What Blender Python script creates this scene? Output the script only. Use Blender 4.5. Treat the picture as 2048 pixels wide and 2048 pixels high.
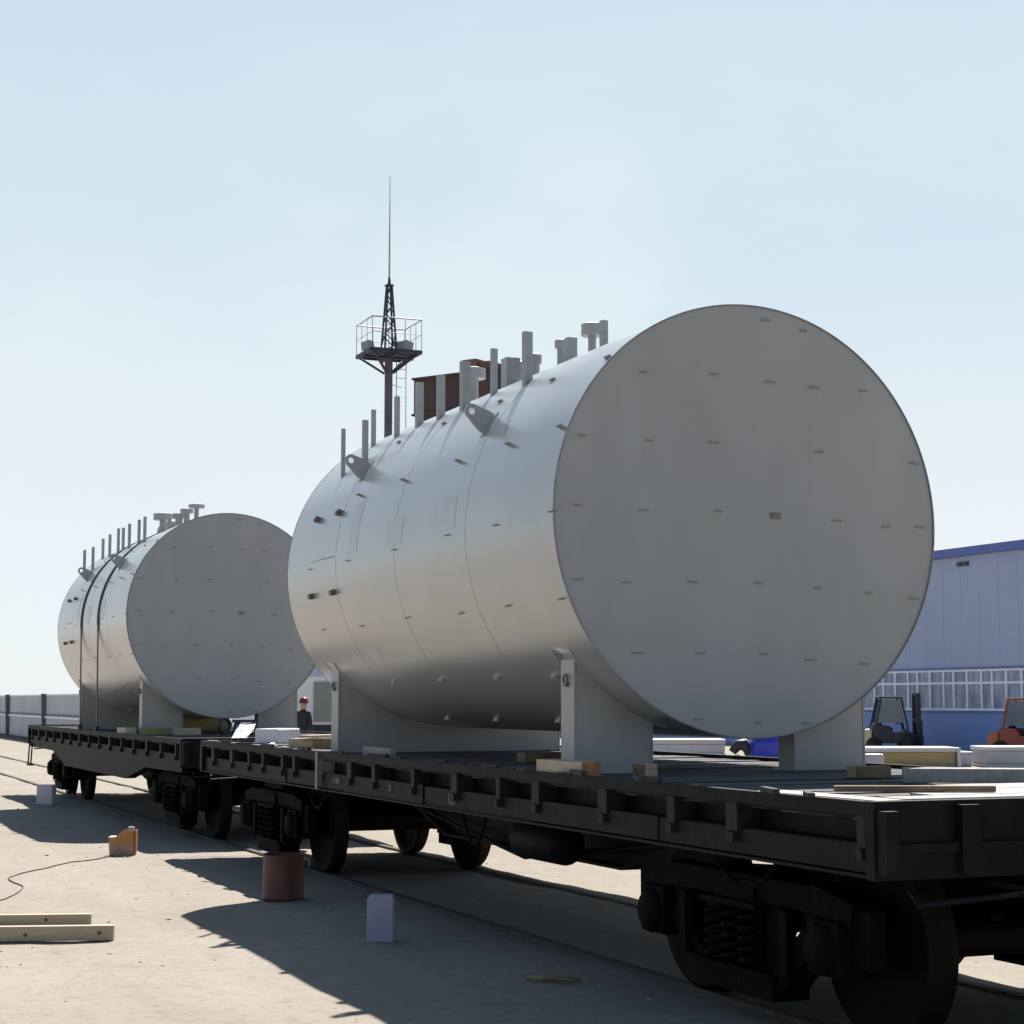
import bpy, bmesh, math, random
from math import sin, cos, pi, radians
from mathutils import Vector, Matrix, noise
random.seed(7)
for o in list(bpy.data.objects):
    bpy.data.objects.remove(o, do_unlink=True)
SC = bpy.context.scene
COL = SC.collection

# ------------------------------------------------------------------ camera
cd = bpy.data.cameras.new('camera')
cam = bpy.data.objects.new('camera', cd); COL.objects.link(cam)
cd.sensor_width = 36.0; cd.sensor_fit = 'HORIZONTAL'
cd.lens = 3584.1 / 2048 * 36
cd.clip_start = 0.1; cd.clip_end = 4000
cam.location = (-6.03, -10.35, 1.70)
cam.rotation_euler = (pi / 2 + 0.1048, 0, -0.3935)
SC.camera = cam
SC.render.resolution_x = 1024; SC.render.resolution_y = 1024

# ------------------------------------------------------------------ sun, sky, exposure
SUN_EL, SUN_AZ = radians(52.4), radians(35.2)      # azimuth from +Y towards +X
sd = bpy.data.lights.new('sun', 'SUN'); sd.energy = 4.35; sd.angle = radians(0.5); sd.color = (1.0, 0.955, 0.91)
sun = bpy.data.objects.new('sun', sd); COL.objects.link(sun)
sv = Vector((sin(SUN_AZ) * cos(SUN_EL), cos(SUN_AZ) * cos(SUN_EL), sin(SUN_EL)))
sun.location = sv * 80
sun.rotation_euler = sv.to_track_quat('Z', 'Y').to_euler()
SKY_S = 0.05
W = bpy.data.worlds.new('World'); SC.world = W; W.use_nodes = True
nt = W.node_tree; nt.nodes.clear()
wo = nt.nodes.new('ShaderNodeOutputWorld'); bg = nt.nodes.new('ShaderNodeBackground')
sky = nt.nodes.new('ShaderNodeTexSky'); sky.sky_type = 'NISHITA'; sky.sun_disc = False
sky.sun_elevation = SUN_EL; sky.sun_rotation = SUN_AZ
sky.air_density = 1.0; sky.dust_density = 0.3; sky.ozone_density = 2.6; sky.altitude = 100
bg.inputs['Strength'].default_value = SKY_S
EXP = 1.2; EXS = SKY_S * 2 ** EXP
HAZE_BACK, HAZE_AMT = 0.08, 0.90
HAZE_LOW = (0.89 / EXS, 0.91 / EXS, 0.94 / EXS, 1); HAZE_HIGH = (0.69 / EXS, 0.82 / EXS, 0.885 / EXS, 1)
# milky haze: thick low over the horizon on the sun's side, thin overhead and behind the camera, with faint cirrus
tc = nt.nodes.new('ShaderNodeTexCoord')
def wn(t, **k):
    n = nt.nodes.new(t)
    for a, v in k.items(): setattr(n, a, v)
    return n
def ramp(src, lo, hi, a, b):
    m = wn('ShaderNodeMapRange', interpolation_type='SMOOTHSTEP'); m.inputs['From Min'].default_value = lo; m.inputs['From Max'].default_value = hi
    m.inputs['To Min'].default_value = a; m.inputs['To Max'].default_value = b; nt.links.new(src, m.inputs['Value']); return m.outputs['Result']
def math_(op, a, b):
    m = wn('ShaderNodeMath', operation=op)
    for i, v in enumerate((a, b)):
        if isinstance(v, (int, float)): m.inputs[i].default_value = v
        else: nt.links.new(v, m.inputs[i])
    return m.outputs['Value']
dot = wn('ShaderNodeVectorMath', operation='DOT_PRODUCT'); dot.inputs[1].default_value = (sin(SUN_AZ), cos(SUN_AZ), 0)
nt.links.new(tc.outputs['Generated'], dot.inputs[0])
sep = wn('ShaderNodeSeparateXYZ'); nt.links.new(tc.outputs['Generated'], sep.inputs['Vector'])
side = ramp(dot.outputs['Value'], 0.15, 0.80, HAZE_BACK, 1.0)
low = ramp(sep.outputs['Z'], 0.30, 0.80, 1.0, 0.12)
mp = wn('ShaderNodeMapping'); mp.inputs['Scale'].default_value = (1.0, 1.6, 3.2); mp.inputs['Rotation'].default_value = (0.2, 0.5, 0.3)
nz = wn('ShaderNodeTexNoise'); nz.inputs['Scale'].default_value = 2.2; nz.inputs['Detail'].default_value = 6; nz.inputs['Roughness'].default_value = 0.55
nt.links.new(tc.outputs['Generated'], mp.inputs['Vector']); nt.links.new(mp.outputs['Vector'], nz.inputs['Vector'])
cir = ramp(nz.outputs['Fac'], 0.38, 0.72, 0.93, 1.07)
fac = math_('MULTIPLY', math_('MULTIPLY', side, low), cir)
hz = wn('ShaderNodeMix', data_type='RGBA'); hz.inputs['A'].default_value = HAZE_LOW; hz.inputs['B'].default_value = HAZE_HIGH
nt.links.new(ramp(sep.outputs['Z'], 0.0, 0.30, 0.0, 1.0), hz.inputs['Factor'])
mx = wn('ShaderNodeMix', data_type='RGBA'); mx.clamp_factor = True
nt.links.new(math_('MULTIPLY', fac, HAZE_AMT), mx.inputs['Factor'])
n2 = wn('ShaderNodeTexNoise'); n2.inputs['Scale'].default_value = 3.1; n2.inputs['Detail'].default_value = 5; n2.inputs['Roughness'].default_value = 0.5
mp2 = wn('ShaderNodeMapping'); mp2.inputs['Scale'].default_value = (1.3, 1.3, 2.0); mp2.inputs['Rotation'].default_value = (0.3, -0.5, 0.2)
nt.links.new(tc.outputs['Generated'], mp2.inputs['Vector']); nt.links.new(mp2.outputs['Vector'], n2.inputs['Vector'])
wisp = wn('ShaderNodeMix', data_type='RGBA'); wisp.inputs['B'].default_value = (0.80 / EXS, 0.90 / EXS, 0.935 / EXS, 1)
nt.links.new(math_('MULTIPLY', ramp(n2.outputs['Fac'], 0.44, 0.68, 0.0, 0.55), side), wisp.inputs['Factor'])
nt.links.new(sky.outputs['Color'], mx.inputs['A']); nt.links.new(hz.outputs['Result'], mx.inputs['B'])
nt.links.new(mx.outputs['Result'], wisp.inputs['A']); nt.links.new(wisp.outputs['Result'], bg.inputs['Color'])
nt.links.new(bg.outputs['Background'], wo.inputs['Surface'])
SC.view_settings.view_transform = 'Standard'; SC.view_settings.look = 'None'
SC.view_settings.gamma = 1.0; SC.view_settings.exposure = EXP
SC.render.engine = 'CYCLES'

# ------------------------------------------------------------------ materials
def mat(name, col, rough=0.6, metal=0.0, var=0.12, scale=6.0, bump=0.0, bscale=None, col2=None, spec=0.5,
        thr=(0.35, 0.7), stretch=(1, 1, 1), coat=0.0, world=False):
    m = bpy.data.materials.new(name); m.use_nodes = True
    n = m.node_tree.nodes; l = m.node_tree.links
    b = n['Principled BSDF']
    b.inputs['Roughness'].default_value = rough; b.inputs['Metallic'].default_value = metal
    b.inputs['Specular IOR Level'].default_value = spec
    if coat: b.inputs['Coat Weight'].default_value = coat; b.inputs['Coat Roughness'].default_value = 0.25
    c = n.new('ShaderNodeTexCoord'); mpn = n.new('ShaderNodeMapping'); mpn.inputs['Scale'].default_value = stretch
    if world:
        g = n.new('ShaderNodeNewGeometry'); l.new(g.outputs['Position'], mpn.inputs['Vector'])
    else:
        l.new(c.outputs['Object'], mpn.inputs['Vector'])
    t = n.new('ShaderNodeTexNoise'); t.inputs['Scale'].default_value = scale; t.inputs['Detail'].default_value = 7
    t.inputs['Roughness'].default_value = 0.6
    l.new(mpn.outputs['Vector'], t.inputs['Vector'])
    r = n.new('ShaderNodeValToRGB')
    r.color_ramp.elements[0].position = thr[0]; r.color_ramp.elements[1].position = thr[1]
    c2 = col2 if col2 else tuple(min(1, x * (1 + var)) for x in col)
    c1 = col if col2 else tuple(x * (1 - var) for x in col)
    r.color_ramp.elements[0].color = (*c1, 1); r.color_ramp.elements[1].color = (*c2, 1)
    l.new(t.outputs['Fac'], r.inputs['Fac']); l.new(r.outputs['Color'], b.inputs['Base Color'])
    if bump:
        t2 = n.new('ShaderNodeTexNoise'); t2.inputs['Scale'].default_value = bscale or scale * 4
        t2.inputs['Detail'].default_value = 5
        l.new(mpn.outputs['Vector'], t2.inputs['Vector'])
        bp = n.new('ShaderNodeBump'); bp.inputs['Strength'].default_value = bump; bp.inputs['Distance'].default_value = 0.02
        l.new(t2.outputs['Fac'], bp.inputs['Height']); l.new(bp.outputs['Normal'], b.inputs['Normal'])
    return m

M = {}
M['tank'] = mat('tank_paint', (0.355, 0.372, 0.385), 0.33, metal=0.28, coat=0.7, var=0.05, scale=1.6, bump=0.09, bscale=1.5)
M['tank_head'] = mat('head_paint', (0.352, 0.352, 0.338), 0.46, var=0.07, scale=1.5, bump=0.10, bscale=1.1, stretch=(1, 1, .35))
M['tank_patch'] = mat('fresh_paint', (0.47, 0.48, 0.50), 0.33, metal=0.2, var=0.03, scale=3)
M['tank_fit'] = mat('fitting_paint', (0.36, 0.365, 0.355), 0.45, var=0.1, scale=9)
M['tank_rim'] = mat('rim_paint', (0.24, 0.245, 0.245), 0.5, var=0.2, scale=9)
M['clip'] = mat('clip_paint', (0.23, 0.23, 0.225), 0.6, var=0.2, scale=14)
M['dark_fit'] = mat('sooty_paint', (0.13, 0.13, 0.13), 0.6, var=0.3, scale=14)
M['wagon'] = mat('grimy_black_steel', (0.006, 0.0065, 0.0085), 0.6, spec=0.12, var=0.3, scale=5, bump=0.25, bscale=22, col2=(0.015, 0.013, 0.0135), thr=(0.4, 0.75))
M['pocket'] = mat('worn_grey_steel', (0.024, 0.023, 0.025), 0.6, spec=0.15, var=0.3, scale=9, bump=0.2, col2=(0.016, 0.016, 0.018))
M['pale_pocket'] = mat('chalky_steel', (0.22, 0.21, 0.19), 0.65, var=0.3, scale=12)
M['bogie'] = mat('bogie_cast_steel', (0.0035, 0.0035, 0.0042), 0.75, spec=0.06, scale=8, bump=0.35, bscale=30, col2=(0.008, 0.0065, 0.0055))
M['wheel'] = mat('wheel_steel', (0.011, 0.0075, 0.0055), 0.7, spec=0.10, metal=0.0, var=0.3, scale=8)
M['rail'] = mat('rusty_rail', (0.10, 0.082, 0.066), 0.8, metal=0.0, spec=0.15, var=0.3, scale=20)
M['deck'] = mat('weathered_boards', (0.060, 0.060, 0.066), 0.85, scale=2.2, bump=0.5, bscale=25, col2=(0.125, 0.12, 0.12), stretch=(1, 9, 1), world=True)
M['timber'] = mat('fresh_timber', (0.36, 0.28, 0.18), 0.7, scale=3, bump=0.2, bscale=20, col2=(0.45, 0.37, 0.25), stretch=(1, 1, 8))
M['timber2'] = mat('pale_pine', (0.40, 0.32, 0.215), 0.7, scale=2.2, bump=0.2, bscale=20, col2=(0.47, 0.39, 0.28), stretch=(1, 6, 6))
M['endgrain'] = mat('orange_end_grain', (0.42, 0.19, 0.07), 0.8, var=0.25, scale=20)
M['knot'] = mat('dark_knot', (0.14, 0.07, 0.03), 0.8, var=0.2, scale=20)
M['paleboard'] = mat('sunlit_deck_tone', (0.26, 0.25, 0.23), 0.8, scale=3, bump=0.3, col2=(0.36, 0.35, 0.33), stretch=(1, 8, 1))  # sunlight on the deck put into the colour; pale against the dark boards
M['sooty_board'] = mat('sooty_board', (0.035, 0.034, 0.036), 0.85, var=0.3, scale=8)
M['greytimber'] = mat('grey_timber', (0.24, 0.23, 0.21), 0.8, scale=3, bump=0.3, col2=(0.34, 0.32, 0.29), stretch=(7, 1, 7))
M['browntimber'] = mat('brown_timber', (0.16, 0.10, 0.055), 0.8, scale=6, bump=0.3, col2=(0.26, 0.18, 0.10))
M['olivetimber'] = mat('olive_timber', (0.30, 0.28, 0.12), 0.8, scale=6, bump=0.3, col2=(0.22, 0.20, 0.09))
M['foam'] = mat('white_foam', (0.52, 0.52, 0.57), 0.75, var=0.05, scale=10, bump=0.15, bscale=60)
M['foam_block'] = mat('lilac_foam', (0.36, 0.36, 0.47), 0.8, var=0.08, scale=8, bump=0.2, bscale=50)
M['plastic'] = mat('white_sheet', (0.46, 0.46, 0.49), 0.4, var=0.05, scale=10)
M['redcloth'] = mat('red_cloth', (0.42, 0.09, 0.09), 0.8, var=0.2, scale=14)
M['black'] = mat('black_rubber', (0.012, 0.012, 0.014), 0.5, var=0.3, scale=20)
M['navy'] = mat('navy_steel', (0.03, 0.035, 0.07), 0.5, var=0.3, scale=10)
M['red_drum'] = mat('rusty_red_steel', (0.13, 0.035, 0.022), 0.6, scale=5, bump=0.25, col2=(0.055, 0.026, 0.02))
M['can'] = mat('orange_brown_plastic', (0.40, 0.185, 0.05), 0.45, scale=5, col2=(0.31, 0.145, 0.05))
M['can_lo'] = mat('dusty_pink_plastic', (0.33, 0.22, 0.17), 0.6, var=0.12, scale=9)
M['can_pale'] = mat('pale_plastic', (0.66, 0.60, 0.55), 0.55, var=0.06, scale=9)
M['hall_wall'] = mat('blue_grey_panel', (0.335, 0.40, 0.58), 0.55, var=0.03, scale=0.5, world=True)
M['hall_blue'] = mat('blue_dado', (0.19, 0.30, 0.62), 0.5, var=0.05, scale=0.8, world=True)
M['hall_trim'] = mat('deep_blue_trim', (0.085, 0.13, 0.40), 0.45, var=0.08, scale=2, world=True)
M['hall_roof'] = mat('grey_roof', (0.40, 0.42, 0.45), 0.6, var=0.05, scale=1)
M['frame'] = mat('white_frame', (0.80, 0.86, 0.93), 0.5, var=0.03, scale=4)
M['glass'] = mat('reflection_toned_glass', (0.17, 0.21, 0.33), 0.2, scale=1.3, col2=(0.34, 0.40, 0.50), thr=(0.40, 0.62), stretch=(1, 3.2, 0.55), world=True)  # streaky noise colours stand in for reflections in the panes
M['clear'] = mat('cab_glass', (0.15, 0.19, 0.24), 0.08, var=0.1, scale=3)
M['mast'] = mat('mauve_brown_steel', (0.10, 0.085, 0.11), 0.6, var=0.2, scale=3)
M['mastdark'] = mat('dark_lattice_steel', (0.03, 0.03, 0.055), 0.6, var=0.2, scale=3)
M['rust'] = mat('rust_brown_steel', (0.11, 0.058, 0.046), 0.75, scale=0.8, bump=0.2, col2=(0.045, 0.034, 0.031), stretch=(1, 1, .3))
M['rustred'] = mat('brick_red_steel', (0.17, 0.085, 0.075), 0.7, var=0.15, scale=2)
M['galv'] = mat('galvanised_rail', (0.36, 0.38, 0.38), 0.5, var=0.1, scale=5)
M['lamp'] = mat('lamp_housing', (0.33, 0.33, 0.34), 0.5, var=0.15, scale=9)
M['fence'] = mat('fence_sheet', (0.34, 0.37, 0.42), 0.45, scale=0.35, col2=(0.52, 0.54, 0.58), world=True, thr=(0.3, 0.75))
M['fencepost'] = mat('fence_post_steel', (0.12, 0.125, 0.13), 0.6, var=0.2, scale=3)
M['kerbdark'] = mat('dark_plinth', (0.06, 0.058, 0.075), 0.8, var=0.3, scale=3)
M['white'] = mat('white_paint', (0.72, 0.73, 0.74), 0.45, var=0.04, scale=2)
M['panelwhite'] = mat('white_sheet_metal', (0.52, 0.52, 0.53), 0.4, var=0.05, scale=2)
M['wool'] = mat('mineral_wool', (0.50, 0.37, 0.17), 0.95, scale=1.2, bump=0.5, bscale=12, col2=(0.36, 0.27, 0.13), stretch=(1, 1, 5))
M['greypack'] = mat('grey_packaging', (0.42, 0.42, 0.43), 0.5, var=0.12, scale=1.5)
M['pleat'] = mat('pale_lilac_sheet', (0.52, 0.51, 0.56), 0.5, var=0.1, scale=4, stretch=(6, 6, .4))
M['olive'] = mat('olive_grey_board', (0.29, 0.29, 0.25), 0.7, var=0.1, scale=3)
M['bluedrum'] = mat('royal_blue_plastic', (0.012, 0.035, 0.42), 0.35, var=0.1, scale=3)
M['forkdark'] = mat('charcoal_machine', (0.035, 0.037, 0.045), 0.5, var=0.3, scale=3)
M['cream'] = mat('cream_counterweight', (0.68, 0.62, 0.36), 0.45, var=0.08, scale=3)
M['forkred'] = mat('brick_red_machine', (0.36, 0.075, 0.05), 0.5, var=0.2, scale=3)
M['forkorange'] = mat('orange_machine', (0.62, 0.17, 0.06), 0.45, var=0.1, scale=3)
M['cloth'] = mat('dark_workwear', (0.022, 0.024, 0.022), 0.85, var=0.3, scale=12)
M['skin'] = mat('skin', (0.45, 0.27, 0.19), 0.55, var=0.06, scale=12)
M['helmet'] = mat('red_hard_hat', (0.20, 0.028, 0.028), 0.4, var=0.08, scale=12)
M['truckpanel'] = mat('grey_green_panel', (0.22, 0.25, 0.22), 0.5, var=0.1, scale=2)
M['cable'] = mat('grey_cable', (0.085, 0.075, 0.065), 0.7, var=0.15, scale=12)
M['letter'] = mat('worn_white_lettering', (0.30, 0.29, 0.26), 0.8, var=0.5, scale=25)
M['stone'] = mat('dusty_stones', (0.36, 0.32, 0.26), 0.9, var=0.3, scale=3, world=True)
M['plate'] = mat('brown_nameplate', (0.20, 0.185, 0.16), 0.5, var=0.2, scale=20)

def ground_material():
    m = bpy.data.materials.new('packed_sand'); m.use_nodes = True
    n = m.node_tree.nodes; l = m.node_tree.links; b = n['Principled BSDF']
    b.inputs['Roughness'].default_value = 0.95; b.inputs['Specular IOR Level'].default_value = 0.15
    g = n.new('ShaderNodeNewGeometry')
    def noi(s, d, st=(1, 1, 1), ro=0.6):
        mpn = n.new('ShaderNodeMapping'); mpn.inputs['Scale'].default_value = st
        l.new(g.outputs['Position'], mpn.inputs['Vector'])
        t = n.new('ShaderNodeTexNoise'); t.inputs['Scale'].default_value = s; t.inputs['Detail'].default_value = d
        t.inputs['Roughness'].default_value = ro; l.new(mpn.outputs['Vector'], t.inputs['Vector']); return t.outputs['Fac']
    def ramp(f, p, c):
        r = n.new('ShaderNodeValToRGB')
        r.color_ramp.elements[0].position, r.color_ramp.elements[1].position = p
        r.color_ramp.elements[0].color = (*c[0], 1); r.color_ramp.elements[1].color = (*c[1], 1)
        l.new(f, r.inputs['Fac']); return r.outputs['Color']
    def mul(a, bb, f=1.0):
        x = n.new('ShaderNodeMix'); x.data_type = 'RGBA'; x.blend_type = 'MULTIPLY'; x.inputs['Factor'].default_value = f
        l.new(a, x.inputs['A']); l.new(bb, x.inputs['B']); return x.outputs['Result']
    base = ramp(noi(0.35, 6), (0.3, 0.72), ((0.272, 0.236, 0.194), (0.306, 0.274, 0.230)))
    streak = ramp(noi(1.4, 6, (1.0, 0.28, 1)), (0.36, 0.6), ((0.91, 0.90, 0.885), (1, 1, 1)))
    specks = ramp(noi(16, 3, (1, 1, 1), 0.7), (0.30, 0.44), ((0.74, 0.72, 0.69), (1, 1, 1)))
    clods = ramp(noi(5, 4), (0.32, 0.48), ((0.90, 0.89, 0.875), (1, 1, 1)))
    c = mul(mul(mul(base, streak), specks), clods)
    l.new(c, b.inputs['Base Color'])
    bp = n.new('ShaderNodeBump'); bp.inputs['Strength'].default_value = 0.5; bp.inputs['Distance'].default_value = 0.03
    l.new(noi(9, 8), bp.inputs['Height']); l.new(bp.outputs['Normal'], b.inputs['Normal'])
    return m
M['ground'] = ground_material()

# ------------------------------------------------------------------ mesh helpers
class MB:
    def __init__(s): s.bm = bmesh.new()
    def box(s, x0, x1, y0, y1, z0, z1, mi=0, bev=0.0):
        v = [s.bm.verts.new((x, y, z)) for z in (z0, z1) for y in (y0, y1) for x in (x0, x1)]
        fs = [s.bm.faces.new([v[i] for i in q]) for q in ((0, 2, 3, 1), (4, 5, 7, 6), (0, 1, 5, 4), (2, 6, 7, 3), (0, 4, 6, 2), (1, 3, 7, 5))]
        for f in fs: f.material_index = mi
        if bev:
            es = list({e for f in fs for e in f.edges})
            bmesh.ops.bevel(s.bm, geom=es, offset=bev, segments=2, affect='EDGES', profile=0.6)
        return s
    def beam(s, p, q, w, h=None, up=(0, 0, 1), mi=0):
        p, q = Vector(p), Vector(q); h = h or w
        d = (q - p).normalized(); u = Vector(up)
        if abs(d.dot(u)) > 0.98: u = Vector((1, 0, 0))
        r = d.cross(u).normalized(); u = r.cross(d)
        c = [s.bm.verts.new(e + r * a * w / 2 + u * b * h / 2) for e in (p, q) for a, b in ((-1, -1), (1, -1), (1, 1), (-1, 1))]
        for i in ((3, 2, 1, 0), (4, 5, 6, 7), (0, 1, 5, 4), (1, 2, 6, 5), (2, 3, 7, 6), (3, 0, 4, 7)):
            s.bm.faces.new([c[k] for k in i]).material_index = mi
        return s
    def tube(s, pts, r, n=10, mi=0, caps=True, smooth=True):
        pts = [Vector(p) for p in pts]; rings = []
        rs = r if isinstance(r, (list, tuple)) else [r] * len(pts)
        ref = None
        for i, p in enumerate(pts):
            d = (pts[min(i + 1, len(pts) - 1)] - pts[max(i - 1, 0)]).normalized()
            if ref is None: ref = Vector((0, 0, 1)) if abs(d.z) < 0.9 else Vector((1, 0, 0))
            a = (ref - d * ref.dot(d)).normalized(); ref = a; b = d.cross(a)
            rings.append([s.bm.verts.new(p + (a * cos(2 * pi * k / n) + b * sin(2 * pi * k / n)) * rs[i]) for k in range(n)])
        for A, B in zip(rings, rings[1:]):
            for k in range(n):
                f = s.bm.faces.new([A[k], A[(k + 1) % n], B[(k + 1) % n], B[k]]); f.material_index = mi; f.smooth = smooth
        if caps:
            s.bm.faces.new(rings[0][::-1]).material_index = mi; s.bm.faces.new(rings[-1]).material_index = mi
        return s
    def lathe(s, prof, axis='Z', o=(0, 0, 0), n=32, mi=0, smooth=True):
        """prof: list of (radius, height along axis)"""
        o = Vector(o); rings = []
        def P(r, h, a):
            c, q = r * cos(a), r * sin(a)
            return o + Vector({'Z': (c, q, h), 'Y': (q, h, c), 'X': (h, c, q)}[axis])
        for r, h in prof:
            rings.append([s.bm.verts.new(P(r, h, 2 * pi * k / n)) for k in range(n)] if r > 1e-6 else [s.bm.verts.new(P(0, h, 0))])
        for A, B in zip(rings, rings[1:]):
            for k in range(n):
                k2 = (k + 1) % n
                if len(A) == 1 and len(B) == 1: continue
                if len(A) == 1: vs = [A[0], B[k2], B[k]]
                elif len(B) == 1: vs = [A[k], A[k2], B[0]]
                else: vs = [A[k], A[k2], B[k2], B[k]]
                f = s.bm.faces.new(vs); f.material_index = mi; f.smooth = smooth
        return s
    def prism(s, pts, lo, hi, axis='Y', mi=0):
        """polygon in the plane across the axis, extruded from lo to hi"""
        def P(a, b, t): return {'Y': (a, t, b), 'X': (t, a, b), 'Z': (a, b, t)}[axis]
        A = [s.bm.verts.new(P(a, b, lo)) for a, b in pts]; B = [s.bm.verts.new(P(a, b, hi)) for a, b in pts]
        n = len(pts)
        s.bm.faces.new(A[::-1]).material_index = mi; s.bm.faces.new(B).material_index = mi
        for k in range(n): s.bm.faces.new([A[k], A[(k + 1) % n], B[(k + 1) % n], B[k]]).material_index = mi
        return s
    def mesh(s, name, mats):
        bmesh.ops.recalc_face_normals(s.bm, faces=s.bm.faces)
        me = bpy.data.meshes.new(name); s.bm.to_mesh(me); s.bm.free()
        for m in (mats if isinstance(mats, (list, tuple)) else [mats]): me.materials.append(M[m] if isinstance(m, str) else m)
        return me
    def build(s, name, mats, parent=None, loc=(0, 0, 0), rot=(0, 0, 0)):
        return link(name, s.mesh(name, mats), parent, loc, rot)

def link(name, me, parent=None, loc=(0, 0, 0), rot=(0, 0, 0)):
    o = bpy.data.objects.new(name, me); COL.objects.link(o)
    o.location = loc; o.rotation_euler = rot
    if parent: o.parent = parent
    return o
def tag(o, label=None, cat=None, group=None, kind=None):
    if label: o['label'] = label
    if cat: o['category'] = cat
    if group: o['group'] = group
    if kind: o['kind'] = kind
    return o
def thing(name, label, cat, loc=(0, 0, 0), rz=0, group=None):
    o = link(name, None, None, loc, (0, 0, rz)); return tag(o, label, cat, group)
def bevel(o, w, seg=2):
    m = o.modifiers.new('bevel', 'BEVEL'); m.width = w; m.segments = seg; m.limit_method = 'ANGLE'
    return o

# ------------------------------------------------------------------ ground
def axis_coords(lo, hi, step, far):
    a = [lo + i * step for i in range(int((hi - lo) / step) + 1)]
    d = step; x = a[-1]; up = []
    while x < far: d *= 1.25; x += d; up.append(x)
    d = step; x = a[0]; dn = []
    while x > -far: d *= 1.25; x -= d; dn.append(x)
    return dn[::-1] + a + up
def ground_z(x, y):
    near = max(0.0, min(1.0, (60 - abs(y)) / 30))
    v = noise.noise((x * 0.55, y * 0.55, 3.1)) * 0.022 + noise.noise((x * 2.1, y * 2.1, 9.7)) * 0.010 + noise.noise((x * 6, y * 6, 1.7)) * 0.004
    return -0.022 + v * near
xs = axis_coords(-9, 8, 0.14, 1500); ys = axis_coords(-7, 34, 0.16, 1800)
verts = [(x, y, ground_z(x, y)) for y in ys for x in xs]
nx = len(xs)
faces = [(j * nx + i, j * nx + i + 1, (j + 1) * nx + i + 1, (j + 1) * nx + i) for j in range(len(ys) - 1) for i in range(nx - 1)]
gm = bpy.data.meshes.new('ground'); gm.from_pydata(verts, [], faces); gm.materials.append(M['ground'])
for p in gm.polygons: p.use_smooth = True
tag(link('ground', gm), kind='structure')

# two rails of the siding, worn flush with the sand
RP = [(-.037, 0), (.037, 0), (.037, -.04), (.012, -.055), (.012, -.15), (-.012, -.15), (-.012, -.055), (-.037, -.04)]
for sx, lab in ((-1, 'rusty rail under the wheels nearest the wooden planks'), (1, 'rusty rail under the far wheels, on the side of the blue hall')):
    tag(MB().prism([(a, b) for a, b in RP], -60, 260, 'Y').build('rail', 'rail', None, (sx * 0.797, 0, 0)), lab, 'rail', 'rails of the siding')

# ------------------------------------------------------------------ flat wagons
DZ = 1.22
def wheel_mesh():
    return MB().lathe([(0, -.09), (.105, -.09), (.115, -.03), (.17, -.015), (.38, .0), (.425, -.035), (.475, -.04), (.478, .055), (.503, .075), (.503, .09), (.42, .09), (.40, .03), (.19, .03), (.12, .06), (.12, .09), (0, .09)], 'X', n=40).mesh('wheel', 'wheel')
WHEEL = wheel_mesh()
def axle_mesh(): return MB().lathe([(0, -1.09), (.075, -1.09), (.075, -.86), (.09, -.80), (.085, -.5), (.085, .5), (.09, .80), (.075, .86), (.075, 1.09), (0, 1.09)], 'X', n=20).mesh('axle', 'wheel')
AXLE = axle_mesh()
def side_frame_mesh():
    m = MB(); w = .16
    def b(p, q, h, ww=w): m.beam((0, *p), (0, *q), ww, h)
    b((-.78, .70), (.78, .70), .13)
    for s in (-1, 1):
        b((s * .74, .71), (s * 1.12, .64), .14); b((s * 1.15, .68), (s * 1.15, .40), .09)
        b((s * .70, .70), (s * .70, .38), .10); b((s * .72, .50), (s * .36, .20), .13)
        b((s * .33, .70), (s * .30, .22), .10)
        m.box(-.13, .13, s * .925 - .15, s * .925 + .15, .34, .62, bev=.03)
        m.lathe([(0, -.17), (.10, -.17), (.13, -.14), (.13, .0)], 'X', (0, s * .925, .475), 18)
        m.beam((-.1, s * .55, .28), (-.1, s * .55, .62), .07, .05)
    b((-.42, .20), (.42, .20), .12, .22); b((-.42, .265), (.42, .265), .03, .26)
    m.box(-.15, .15, -.3, .3, .60, .632)
    return m.mesh('side_frame', 'bogie')
SIDEFRAME = side_frame_mesh()
def spring_mesh():
    m = MB()
    for dy in (-.19, 0, .19):
        for dx in (-.09, .09):
            pts = [(dx + .065 * cos(a), dy + .065 * sin(a), .30 + .28 * a / (2 * pi * 5)) for a in [i * 2 * pi * 5 / 60 for i in range(61)]]
            m.tube(pts, .017, 6)
    return m.mesh('spring', 'bogie')
SPRING = spring_mesh()
def bolster_mesh():
    m = MB()
    m.prism([(-1.12, .60), (-.5, .5), (.5, .5), (1.12, .60), (1.12, .74), (.5, .80), (-.5, .80), (-1.12, .74)], -.21, .21, 'Y')
    m.lathe([(0, .80), (.2, .80), (.2, .87), (0, .87)], 'Z', n=20)
    for s in (-1, 1):
        for dy in (-.44, .44): m.beam((-.72, dy, .42), (.72, dy, .42), .07, .10)          # brake beams
        m.box(s * .73, s * .85, -.46, -.40, .30, .66); m.box(s * .73, s * .85, .40, .46, .30, .66)   # brake shoes
    return m.mesh('bogie', 'bogie')
BOLSTER = bolster_mesh()

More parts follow.
